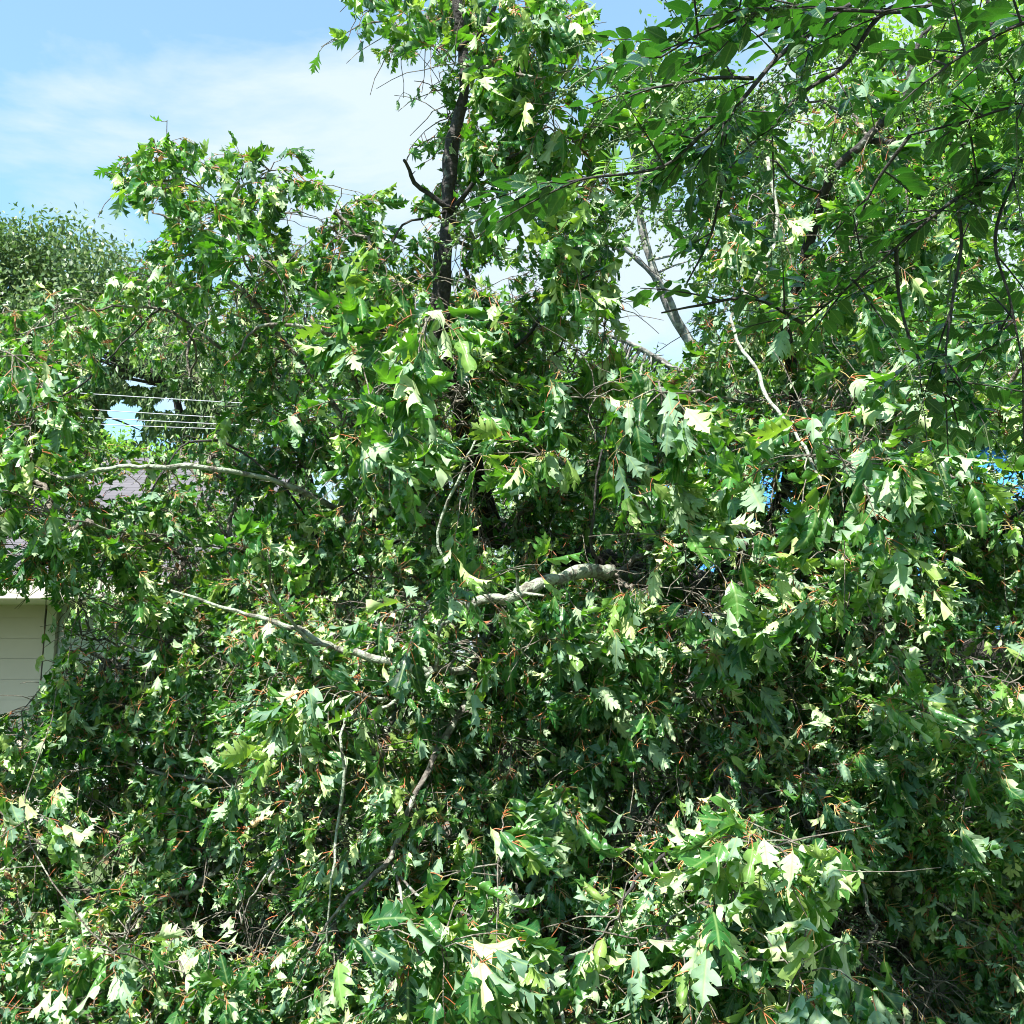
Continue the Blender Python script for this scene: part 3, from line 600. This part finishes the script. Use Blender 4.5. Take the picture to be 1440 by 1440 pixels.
# --- clumps of sprays, in depth behind the front of the crown
def sample_clumps(n, dnear, dfar, thresh=None):
    out = []
    while len(out) < n:
        px = rng.uniform(-160, 1600, 400); py = rng.uniform(-60, 1560, 400)
        ok = rng.random(400) < grid(DEN, px, py) ** 1.3
        d = grid(DEP, px, py) + rng.uniform(dnear, dfar, 400)
        ok &= (~in_hole(px, py))
        w_ = P(px, py, d); ok &= w_[:, 2] > .08
        out += list(np.concatenate([w_[ok], ], 1))
    return np.array(out[:n])
upright_only = lambda py: py < 420
CL = np.concatenate([sample_clumps(1250, 0, .5), sample_clumps(800, .4, 1.4), sample_clumps(480, 1.4, 3.0)])
px, py, dd = proj(CL)
# above the main mass only the clumps near the front belong to the tree
thin = (py < 400) & (dd > grid(DEP, px, py) + .8); CL = CL[~thin]
# hero clumps: the big pale hanging sprays of the photograph (px, py, depth, sprays)
HERO = [(150, 1060, 4.7, 5), (195, 1075, 4.7, 5), (105, 1085, 4.6, 4), (1300, 1090, 3.7, 5), (1380, 1180, 3.7, 4), (1420, 960, 3.9, 5), (1340, 920, 4.0, 4), (1000, 930, 3.9, 4), (1100, 960, 3.9, 4), (880, 1080, 4.0, 4), (760, 1130, 3.9, 4), (1090, 770, 4.0, 4), (100, 1005, 4.8, 5), (60, 1045, 4.7, 5), (160, 985, 4.8, 5), (130, 1060, 4.8, 5), (230, 890, 4.9, 5), (250, 680, 4.9, 4), (90, 690, 4.6, 3), (1420, 760, 4.4, 4), (1340, 700, 4.4, 5), (1340, 610, 4.4, 5), (1400, 590, 4.4, 5), (240, 700, 5.0, 4), (30, 1000, 4.9, 3), (150, 755, 4.6, 5), (90, 745, 4.4, 5), (200, 770, 4.7, 5), (110, 850, 4.7, 4), (165, 880, 4.7, 4), (215, 850, 4.7, 5), (130, 930, 4.7, 5), (30, 660, 4.3, 5), (60, 790, 4.5, 5), (240, 720, 4.8, 4), (110, 800, 4.8, 4), (180, 820, 4.9, 4), (380, 240, 4.8, 6), (430, 262, 4.8, 6), (340, 250, 4.8, 5), (400, 300, 4.8, 5), (325, 300, 4.8, 5), (295, 300, 4.8, 5), (250, 330, 4.8, 5), (200, 275, 4.8, 6), (190, 240, 4.8, 4), (300, 350, 4.8, 5), (260, 225, 4.8, 3), (820, 120, 4.1, 5), (840, 250, 4.1, 4), (790, 200, 4.1, 5), (760, 60, 4.2, 5), (840, 340, 4.2, 5), (850, 460, 4.3, 5), (740, 150, 4.3, 5), (720, 240, 4.3, 4), (700, 60, 4.2, 5), (690, 160, 4.2, 4), (800, 400, 4.2, 5), (470, 300, 4.4, 4), (500, 330, 4.4, 4), (595, 200, 4.3, 1), (560, 400, 4.2, 5), (600, 452, 3.1, 7), (540, 500, 3.4, 5), (550, 615, 3.3, 6), (520, 560, 3.5, 4), (930, 552, 3.4, 6), (960, 700, 3.5, 5), (1190, 655, 2.9, 7), (1140, 640, 3.1, 5), (1240, 610, 3.2, 5), (1290, 640, 3.3, 5), (1230, 530, 3.4, 4),
        (970, 770, 3.4, 5), (1150, 860, 3.5, 5), (1230, 890, 3.4, 3), (1065, 1185, 3.0, 7), (1130, 1190, 3.1, 4), (1030, 1280, 3.0, 5), (1120, 1370, 2.8, 6), (1060, 1400, 3.0, 3), (530, 1310, 3.0, 5), (620, 1330, 2.9, 6), (700, 1215, 3.2, 6), (690, 1320, 3.2, 4),
        (440, 990, 3.6, 5), (510, 980, 3.7, 4), (160, 1340, 3.6, 5), (40, 1150, 3.8, 4), (230, 255, 4.4, 5), (285, 265, 4.4, 5), (20, 500, 3.9, 6), (40, 600, 3.9, 5), (70, 720, 3.8, 5), (380, 800, 3.9, 5), (600, 860, 3.6, 5), (660, 830, 3.6, 4),
        (820, 560, 3.7, 5), (640, 90, 4.1, 4), (520, 15, 4.3, 4), (545, 30, 4.2, 3), (780, 30, 4.0, 5), (780, 130, 3.9, 5), (830, 180, 3.9, 4), (840, 420, 4.1, 5), (800, 350, 4.1, 4), (960, 1330, 3.1, 5), (870, 1290, 3.2, 4), (1300, 1000, 3.5, 6), (1380, 1040, 3.5, 5),
        (1200, 1330, 3.5, 4), (330, 1110, 4.2, 4), (900, 1010, 3.9, 5), (830, 880, 3.9, 5), (760, 900, 3.8, 4), (1000, 860, 3.7, 5), (660, 670, 3.7, 5), (760, 640, 3.9, 5), (1180, 430, 3.8, 5), (1180, 330, 3.8, 4), (1090, 300, 3.9, 4), (1230, 180, 3.9, 4), (390, 385, 4.3, 4), (360, 365, 4.4, 3), (80, 430, 4.5, 5)]
HP = P(np.array([h[0] for h in HERO]), np.array([h[1] for h in HERO]), np.array([h[2] for h in HERO]))
CL = np.concatenate([HP, CL]); nC = len(CL); hero = np.arange(nC) < len(HP)
nsp = np.where(hero, np.concatenate([[h[3] for h in HERO], np.zeros(nC - len(HP))]).astype(int), rng.integers(3, 7, nC))

# --- grow a branching network from the limbs to every clump (nearest first)
node = [SK]; owner = [SI]; parent = np.full(nC, -1); src = np.zeros((nC, 3)); own = np.zeros(nC, int)
bd = np.full(nC, 1e9); bsrc = np.zeros((nC, 3)); bown = np.zeros(nC, int); bpar = np.full(nC, -1)
for a in range(0, nC, 200):
    D2 = ((CL[a:a + 200, None] - SK[None]) ** 2).sum(-1); j = D2.argmin(1); bd[a:a + 200] = D2[np.arange(len(j)), j] * 1.0; bsrc[a:a + 200] = SK[j]; bown[a:a + 200] = SI[j]
done = np.zeros(nC, bool)
for _ in range(nC):
    q = np.where(done, 1e9, bd).argmin(); done[q] = True; src[q] = bsrc[q]; own[q] = bown[q]; parent[q] = bpar[q]
    D2 = ((CL - CL[q]) ** 2).sum(1) * 1.25; up = (D2 < bd) & ~done; bd[up] = D2[up]; bsrc[up] = CL[q]; bown[up] = own[q]; bpar[up] = q
kids = np.ones(nC)
order = []; seen = np.zeros(nC, int)
depth = np.zeros(nC, int)
for q in range(nC):
    c, k = q, 0
    while parent[c] >= 0: c = parent[c]; k += 1; kids[c] += 1
    depth[q] = k
rad0 = np.clip(.0028 * kids ** .45, 0, .014)
t = np.linspace(0, 1, 8)[None, :, None]; Ls = np.linalg.norm(CL - src, axis=1)[:, None]
mid = (CL + src) / 2 + rng.normal(0, .16, (nC, 3)) * Ls + np.array([0, 0, .10]) * Ls
BR = (1 - t) ** 2 * src[:, None] + 2 * t * (1 - t) * mid[:, None] + t ** 2 * CL[:, None]
BR[:, 1:-1] += rng.normal(0, .007, (nC, 6, 3))
BRr = rad0[:, None] * np.linspace(1.15, .75, 8)[None]
# bare snagged twigs, dead side shoots
nb = 4200; bi = rng.integers(0, nC, nb); bs0 = BR[bi, rng.integers(2, 7, nb)]; bdir = norm(rng.standard_normal((nb, 3)) + np.array([0, -.25, -.2])); bl = rng.uniform(.08, .5, nb)
t6 = np.linspace(0, 1, 6)[None, :, None]
BT = bs0[:, None] + bdir[:, None] * bl[:, None, None] * t6 + rng.normal(0, .12, (nb, 1, 3)) * bl[:, None, None] * t6 ** 2
BT += norm(rng.standard_normal((nb, 1, 3))) * (bl * .12)[:, None, None] * np.sin(t6 * 5.0); q_ = BT[:, -1]; a_, b_, c_ = proj(q_); a2_, b2_, c2_ = proj(BT[:, 3]); bad = in_hole(a_, b_) | in_hole(a2_, b2_) | (b_ < 400)
BT = BT[~bad]; nb = len(BT); bi = bi[~bad]
BTr = rng.uniform(.0009, .003, (nb, 1)) * np.linspace(1.2, .5, 6)[None]; bown2 = own[bi]

# --- sprays: a twig from the clump centre carrying a whorl of drooping leaves at its tip
S = np.repeat(np.arange(nC), nsp); nS = len(S)
sdir = norm(rng.standard_normal((nS, 3)) * np.array([1, 1, .7]) + np.array([0, -.25, .05])); slen = rng.uniform(.10, .32, nS)
SB = CL[S]; ST = SB + sdir * slen[:, None] + np.array([0, 0, -.05])
TW = SB[:, None] * (1 - t6) + ST[:, None] * t6 + np.array([0, 0, .05]) * (t6 * (1 - t6) * 2); TW[:, 1:-1] += rng.normal(0, .004, (nS, 4, 3))
TWr = np.full((nS, 1), .0026) * np.linspace(1.1, .6, 6)[None]
nl = np.where(hero[S], rng.integers(9, 15, nS), rng.integers(8, 15, nS)); LI = np.repeat(np.arange(nS), nl); N = len(LI)
along = 1 - .6 * rng.random(N) ** 2.4
tp = SB[LI] + (ST[LI] - SB[LI]) * along[:, None] + np.array([0, 0, .05]) * (along * (1 - along) * 2)[:, None]
azi = rng.uniform(0, 2 * np.pi, N); e1 = norm(np.cross(sdir[LI], [.1, .2, .97])); e2 = np.cross(sdir[LI], e1)
radial = e1 * np.cos(azi)[:, None] + e2 * np.sin(azi)[:, None]
sag = (rng.uniform(.3, 1.5, nS)[LI] * rng.uniform(.75, 1.25, N))[:, None]                       # how limp the leaf is
wind = np.array([.15, -.1, 0]) + (rng.standard_normal((nC, 3)) * np.array([.5, .35, .15]))[S[LI]]
pdir = norm(radial * .9 + sdir[LI] * .6 + rng.normal(0, .2, (N, 3)) + np.array([0, 0, -.15])); plen = rng.uniform(.022, .055, N)
lb_ = tp + pdir * plen[:, None]
ldir = norm(pdir * .75 + np.array([0, 0, -1.]) * sag + wind + rng.normal(0, .15, (N, 3)))
lnor = norm(np.array([0, 0, 1.]) + radial * .7 + sdir[LI] * .5 + np.array([.1, -.35, 0]) + rng.normal(0, .32, (N, 3)))
big = rng.random(nC) < .15
hd_ = np.zeros(nC); hd_[:len(HP)] = [h[2] for h in HERO]; hd_ = hd_[S[LI]]
lsz = np.where(hero[S[LI]], np.where(hd_ > 4.35, rng.uniform(.065, .12, N), np.where(hd_ < 3.3, rng.uniform(.10, .155, N), rng.uniform(.085, .14, N))), np.where(big[S[LI]], rng.uniform(.08, .13, N), rng.uniform(.05, .095, N)))
crnd = rng.normal(0, .13, nC)[S[LI]]
flip = rng.random(N) < np.where(hero[S[LI]], .62, .52); lnor[flip] = norm(-lnor[flip] + np.array([.3, -.5, 0])); lr = np.clip(rng.normal(.46, .27, N) + crnd, 0, .95); lr[rng.random(N) < .004] = 1.0; lr[(lr > .96) & (lsz > .09)] = .85
own_l = own[S[LI]]; CUT = rng.random(N)
px, py, dl = proj(lb_ + ldir * lsz[:, None] * .5)
ok = ~in_hole(px, py) & (lb_[:, 2] > .03) & (lb_[:, 2] + ldir[:, 2] * lsz > .01)
# deep gaps between the boughs (x, y, rx, ry, how far in)
VOIDS = [(500, 830, 45, 40, 1.3), (440, 685, 60, 25, 1.2), (900, 1120, 55, 60, 1.3), (860, 1190, 40, 40, 1.2), (560, 1010, 45, 35, 1.3), (1225, 885, 75, 26, 1.6), (335, 1310, 70, 50, 1.4), (1240, 1345, 55, 55, 1.5),
         (1320, 1400, 60, 40, 1.4), (150, 905, 60, 55, 1.2), (130, 850, 50, 40, 1.2), (1095, 690, 35, 45, 1.2), (775, 170, 45, 30, 1.0), (20, 765, 25, 25, 1.2), (1360, 940, 75, 45, 1.4), (1080, 1060, 22, 22, 1.2), (640, 575, 28, 40, .9), (860, 790, 70, 30, 1.0), (980, 830, 70, 40, 1.0),
         (250, 800, 40, 40, 1.0), (1290, 310, 45, 30, 1.0), (700, 400, 40, 40, .9), (800, 500, 40, 30, .9), (720, 1060, 45, 35, 1.2), (560, 870, 40, 35, 1.1), (1210, 1290, 40, 30, 1.3), (40, 1130, 30, 25, 1.0), (130, 1230, 40, 40, 1.2), (800, 1320, 50, 30, 1.2), (480, 1180, 40, 60, .9), (1180, 560, 40, 40, .9), (1010, 1000, 40, 30, 1.1), (1130, 990, 35, 30, 1.1)]
dn = grid(DEP, px, py)
for (vx, vy, ax_, ay_, dz_) in VOIDS:
    e = ((px - vx) / ax_) ** 2 + ((py - vy) / ay_) ** 2 + .35 * np.sin(px * .13 + vy) * np.sin(py * .11 + vx)
    ok &= ~((e < .85) & (dl < dn + dz_) & (rng.random(N) < .93))
# leaves torn away where a limb shows bare
for i, L in enumerate(LIMBS):
    if i == 0: continue
    lx, ly, ld = proj(L['s'][::2]); wdt = (9 if L['m'] != 'D' else 6) + F * np.interp(np.linspace(0, 1, len(lx)), np.linspace(0, 1, len(L['rad'])), L['rad']) / ld * 1.3
    for a_, b2, c_, w_ in zip(lx, ly, ld, wdt):
        k_ = (np.abs(px - a_) < w_) & (np.abs(py - b2) < w_) & (dl < c_ + .02) & (dl > c_ - 1.6)
        ok &= ~(k_ & (CUT > (.12 if i in (1, 8, 2, 3) and b2 < 400 else (.12 if 'l' in L or i in (19, 20, 23, 33, 34, 37) else .4))))
# stray leaves keep the rims of the openings ragged
ok |= rng.random(N) < .03
ok &= (py < 1750) & (px > -420) & (px < 1860)
print('sprays', nS, 'leaves', ok.sum())
WOOD = {'D': DARKBARK, 'B': BARK, 'L': LICHENBARK}
for i, L in enumerate(LIMBS):
    lm = MB(); limb_tube(lm, L['s'], L['rad'], 12 if L['r'][0] > .03 else 8, rough=.09, seed=i)
    for q in rng.integers(4, len(L['s']) - 2, max(2, len(L['s']) // 14)):      # knots and broken snags
        dd_ = norm(rng.standard_normal(3)); r_ = L['rad'][q]; tt = np.linspace(0, 1, 5)[:, None]
        ln = rng.uniform(1.5, 5) * max(r_, .008); tubes(lm, (L['s'][q] + dd_ * (r_ * .6 + ln * tt))[None], np.linspace(.35, .2, 5)[None] * r_, 5)
    s = own == i; s2 = own[S] == i; s3 = bown2 == i
    if s.any():
        tubes(lm, BR[s], BRr[s], 6, 1); tubes(lm, TW[s2], TWr[s2], 4, 1); tubes(lm, BT[s3], BTr[s3], 4, 1)
    nm = L.get('n', 'limb'); lo = lm.build(nm, [WOOD[L['m']], TWIG], oak)
    if 'l' in L: lo['label'] = L['l']
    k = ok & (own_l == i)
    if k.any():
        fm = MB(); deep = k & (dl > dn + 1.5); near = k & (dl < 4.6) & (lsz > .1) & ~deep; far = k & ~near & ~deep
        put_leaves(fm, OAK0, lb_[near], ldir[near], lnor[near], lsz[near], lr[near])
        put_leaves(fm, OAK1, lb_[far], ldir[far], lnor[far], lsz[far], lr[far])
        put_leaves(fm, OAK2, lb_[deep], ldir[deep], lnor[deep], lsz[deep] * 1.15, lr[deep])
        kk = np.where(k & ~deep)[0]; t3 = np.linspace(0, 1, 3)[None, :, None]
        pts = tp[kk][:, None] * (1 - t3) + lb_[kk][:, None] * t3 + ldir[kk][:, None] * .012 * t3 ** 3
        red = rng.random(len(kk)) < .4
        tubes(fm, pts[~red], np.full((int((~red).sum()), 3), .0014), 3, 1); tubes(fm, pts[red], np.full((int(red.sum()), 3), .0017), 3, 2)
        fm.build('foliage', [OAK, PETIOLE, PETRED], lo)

# torn heartwood where limbs snapped
TORN = plain('torn_wood', (.55, .36, .2), .8, .35, 30, .6)
def torn_stub(a, b_, r):
    m_ = MB(); s = spline([a, (a + b_) / 2 + np.array([0, 0, .01]), b_], 8); limb_tube(m_, s, np.linspace(r, r * .55, 8), 8, rough=.10, seed=9)
    for q in range(5):
        d_ = norm(b_ - a + rng.normal(0, .02, 3)); tubes(m_, (b_ + rng.normal(0, r * .4, 3) + d_ * np.linspace(-.02, .035, 4)[:, None])[None], np.linspace(r * .22, .0006, 4)[None], 4)
    return m_.build('torn_wood', TORN, oak)
torn_stub(P(952, 650, 3.3), P(966, 632, 3.3), .016)['label'] = 'pale torn end of a snapped branch'
torn_stub(P(355, 1160, 4.0), P(372, 1152, 4.0), .014)
torn_stub(P(1100, 435, 3.9), P(1092, 455, 3.9), .016)
torn_stub(P(1185, 1200, 3.65), P(1203, 1222, 3.65), .012)

# ================================================================== privet overhanging from the right, close to the camera
priv = thing('privet_tree', (2.6, 1.7, 0), 'glossy oval-leaved privet hanging its berried branches into the top right corner', 'tree')
b = MB(); limb_tube(b, spline([(2.6, 1.7, 0), (2.5, 1.8, 1.2), (2.35, 1.9, 2.2), (2.0, 2.0, 3.0), (1.6, 2.1, 3.5)], 24), np.linspace(.06, .022, 24), 10, seed=2); b.build('trunk', DARKBARK, priv)
PB = [ # branch way-points
 [(1900, -150, 2.0), (1560, 130, 2.0), (1440, 215, 1.95), (1330, 290, 1.9), (1240, 365, 1.9), (1130, 455, 1.9)],
 [(1500, -250, 2.0), (1280, -60, 2.0), (1190, 10, 1.9), (1100, 75, 1.85), (1035, 150, 1.8), (985, 190, 1.8), (930, 235, 1.75), (830, 250, 1.7), (770, 262, 1.7)],
 [(1500, -250, 2.1), (1340, -40, 2.0), (1240, 20, 2.0), (1190, 90, 2.0), (1130, 130, 2.0), (1070, 190, 2.0), (1025, 240, 1.95), (1000, 330, 1.95), (965, 400, 1.95)],
 [(1345, 280, 1.9), (1352, 340, 1.9), (1340, 420, 1.9), (1330, 500, 1.9), (1335, 560, 1.9)],
 [(1260, 350, 1.9), (1265, 420, 1.95), (1285, 490, 1.95), (1330, 560, 1.95)],
 [(1500, -200, 1.8), (1400, -60, 1.7), (1300, 10, 1.7), (1200, 15, 1.65), (1100, 10, 1.65), (1000, 40, 1.6), (930, 80, 1.6)],
 [(1700, 0, 1.7), (1500, 20, 1.6), (1420, 40, 1.6), (1350, 80, 1.6), (1310, 110, 1.6)],
 [(1700, 100, 1.8), (1520, 150, 1.8), (1430, 150, 1.8), (1360, 170, 1.8), (1280, 190, 1.8)],
 [(1060, 110, 1.85), (1000, 110, 1.85), (940, 120, 1.8), (880, 130, 1.8)],
 [(1440, 215, 1.95), (1400, 330, 1.9), (1420, 420, 1.9), (1440, 520, 1.9)],
 [(1190, 10, 1.9), (1110, 30, 1.9), (1040, 60, 1.9), (960, 60, 1.9)],
 [(1130, 455, 1.9), (1060, 420, 1.9), (980, 430, 1.9), (930, 440, 1.9)],
 [(1280, 190, 1.8), (1230, 260, 1.85), (1200, 330, 1.9)],
 [(1380, -60, 1.8), (1400, 60, 1.8), (1430, 120, 1.8)],
]
def icos():
    f = (1 + 5 ** .5) / 2
    v = np.array([(-1, f, 0), (1, f, 0), (-1, -f, 0), (1, -f, 0), (0, -1, f), (0, 1, f), (0, -1, -f), (0, 1, -f), (f, 0, -1), (f, 0, 1), (-f, 0, -1), (-f, 0, 1)], float); v /= np.linalg.norm(v[0])
    fa = np.array([(0, 11, 5), (0, 5, 1), (0, 1, 7), (0, 7, 10), (0, 10, 11), (1, 5, 9), (5, 11, 4), (11, 10, 2), (10, 7, 6), (7, 1, 8), (3, 9, 4), (3, 4, 2), (3, 2, 6), (3, 6, 8), (3, 8, 9), (4, 9, 5), (2, 4, 11), (6, 2, 10), (8, 6, 7), (9, 8, 1)])
    return v, fa
IV, IF = icos()
def panicle(bmb, a, d, L):
    """branched spray of tiny round green berries"""
    tt = np.linspace(0, 1, 6)[:, None]; ax = a + d * L * tt + np.array([0, 0, -.25]) * L * tt ** 2
    tubes(bmb, ax[None], np.linspace(.0012, .0006, 6)[None], 4, 1)
    n = int(L * 330); u = rng.random(n) ** .8; base = a + d * L * u[:, None] + np.array([0, 0, -.25]) * L * (u ** 2)[:, None]
    off = norm(rng.standard_normal((n, 3))) * (.004 + .024 * (1 - u) * rng.random(n))[:, None]
    tubes(bmb, np.stack([base, base + off * .5, base + off], 1), np.full((n, 3), .0005), 3, 1)
    r = rng.uniform(.0018, .0031, n)
    V = (base + off)[:, None] + IV[None] * r[:, None, None]
    bmb.add(V, (IF[None] + (np.arange(n) * 12)[:, None, None]).reshape(-1, 3), 0)
def privet_twig(wood, lf, cl, a, d, L, sz=.055, berry=True):
    n = int(max(3, L / .024)); t_ = np.linspace(0, 1, n + 1)
    pts = a + d * L * t_[:, None] + np.array([0, 0, -.12]) * L * (t_ ** 2)[:, None]
    tubes(wood, pts[None], np.linspace(.0022, .001, n + 1)[None], 4)
    T = norm(np.gradient(pts, axis=0)); side = norm(np.cross(T, [0, 0, 1.])); k = np.arange(1, n + 1)
    for sgn in (-1, 1):
        dd_ = norm(side[k] * sgn * .9 + T[k] * .6 + np.array([0, 0, -.08]) + rng.normal(0, .2, (n, 3)))
        nn = norm(np.array([0, 0, 1.]) + rng.normal(0, .35, (n, 3)))
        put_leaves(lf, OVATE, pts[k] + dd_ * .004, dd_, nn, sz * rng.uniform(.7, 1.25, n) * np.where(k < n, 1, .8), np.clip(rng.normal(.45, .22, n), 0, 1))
    if berry:
        m_ = MB(); cl.append(m_); panicle(m_, pts[-1], norm(T[-1] + rng.normal(0, .2, 3)), rng.uniform(.07, .15))
clusters = []
for bi_, wp in enumerate(PB):
    wp = np.array(wp, float); s = spline(P(wp[:, 0], wp[:, 1], wp[:, 2]) if bi_ < 14 else wp, 40)
    wood, lf, cl = MB(), MB(), []
    limb_tube(wood, s, np.linspace(.006 if bi_ < 3 else .004, .0016, 40), 6, seed=bi_, rough=.05)
    Lb = np.linalg.norm(np.diff(s, axis=0), axis=1).sum(); T = norm(np.gradient(s, axis=0))
    sprs = int(Lb / (.052 if bi_ < 14 else .03))
    for q in range(sprs):
        k = int(rng.integers(4, 40)); px_, py_, _ = proj(s[k])
        if px_ > 1600 or py_ < -160 or (840 < px_ < 985 and 270 < py_ < 560 and rng.random() < .7): continue
        d_ = norm(T[k] * .6 + rng.normal(0, .55, 3) * np.array([1.2, 1, .8]) + np.array([-.2, 0, .12]))
        privet_twig(wood, lf, cl, s[k], d_, rng.uniform(.06, .17) if bi_ < 14 else rng.uniform(.15, .35), berry=bi_ < 14 and rng.random() < .6, sz=.046 if bi_ in (1, 2, 5, 8, 10) else .042)
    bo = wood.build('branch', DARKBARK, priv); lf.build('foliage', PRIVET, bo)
    for m_ in cl: m_.build('berry_cluster', [BERRY, STEMG], bo)

# compound fronds with paired leaflets hanging in front of the bright gap
fr = thing('fern_leaved_sprig', P(905, 225, 2.3), 'light green sprig of narrow paired leaflets in the bright sky gap', 'plant')
b = MB(); lf = MB(); s0 = spline(P(np.array([1010, 960, 905, 870]), np.array([120, 170, 215, 225]), np.array([2.0, 2.2, 2.3, 2.35])), 16); tubes(b, s0[None], np.full((1, 16), .0016), 4)
for (q, ex, ey, L_) in ((8, 925, 300, 9), (10, 895, 300, 9), (12, 900, 262, 8), (14, 875, 262, 8), (15, 850, 245, 7), (6, 950, 290, 9)):
    e = P(ex, ey, 2.3); a = s0[q]; t_ = np.linspace(0, 1, 11); pts = a + (e - a) * t_[:, None] + np.array([0, 0, .02]) * np.sin(np.pi * t_)[:, None]
    tubes(b, pts[None], np.linspace(.001, .0005, 11)[None], 4); T = norm(np.gradient(pts, axis=0)); sd_ = norm(np.cross(T, [0, 1., .3]))
    for sg in (-1, 1):
        dd_ = norm(sd_ * sg + T * .45 + rng.normal(0, .1, pts.shape)); put_leaves(lf, NARROW, pts[1:], dd_[1:], norm(np.array([0, -.6, .8]) + rng.normal(0, .2, (10, 3))), np.full(10, .034), np.full(10, .6))
b.build('stem', STEMG, fr); lf.build('foliage', LIME, fr)

# ================================================================== small-leaved shrub tangled at the lower right
shr = thing('shrub', tuple(P(1380, 1300, 4.6) * np.array([1, 1, 0])), 'small-leaved shrub with yellow stems poking through the oak at lower right', 'shrub')
b = MB(); lf = MB(); b0 = np.array(shr.location)
tips = [(1250, 1090, 3.6), (1180, 1110, 3.7), (1330, 1060, 3.5), (1400, 1100, 3.5), (1300, 1190, 3.6), (1230, 1190, 3.7), (1440, 1010, 3.6), (1360, 1130, 3.5), (1280, 1150, 3.6), (1410, 1180, 3.6), (1340, 1240, 3.6), (1200, 1010, 3.8), (1460, 1120, 3.5)]
for (a, c, d_) in tips:
    tipp = P(a, c, d_); s = spline([b0, (b0 + tipp) / 2 + np.array([.15, .1, .15]), tipp + np.array([.12, .05, .02]), tipp], 24)
    tubes(b, s[None], np.linspace(.006, .0012, 24)[None], 5)
    for q in range(8):
        k = int(rng.integers(12, 24)); dv = norm(rng.standard_normal(3) + np.array([-.4, -.2, .2])); L_ = rng.uniform(.08, .26); n = int(L_ / .016); t_ = np.linspace(0, 1, n + 1)
        pts = s[k] + dv * L_ * t_[:, None] + np.array([0, 0, -.2]) * L_ * (t_ ** 2)[:, None]
        tubes(b, pts[None], np.linspace(.0018, .0008, n + 1)[None], 4)
        T = norm(np.gradient(pts, axis=0)); side = norm(np.cross(T, [0, .2, 1.]))
        for sg in (-1, 1):
            dd_ = norm(side * sg + T * .5 + rng.normal(0, .2, pts.shape)); put_leaves(lf, OVATE, pts, dd_, norm(np.array([0, -.2, 1.]) + rng.normal(0, .4, pts.shape)), rng.uniform(.018, .032, n + 1), rng.random(n + 1))
b.build('stems', STEMY, shr); lf.build('foliage', FINE, shr)
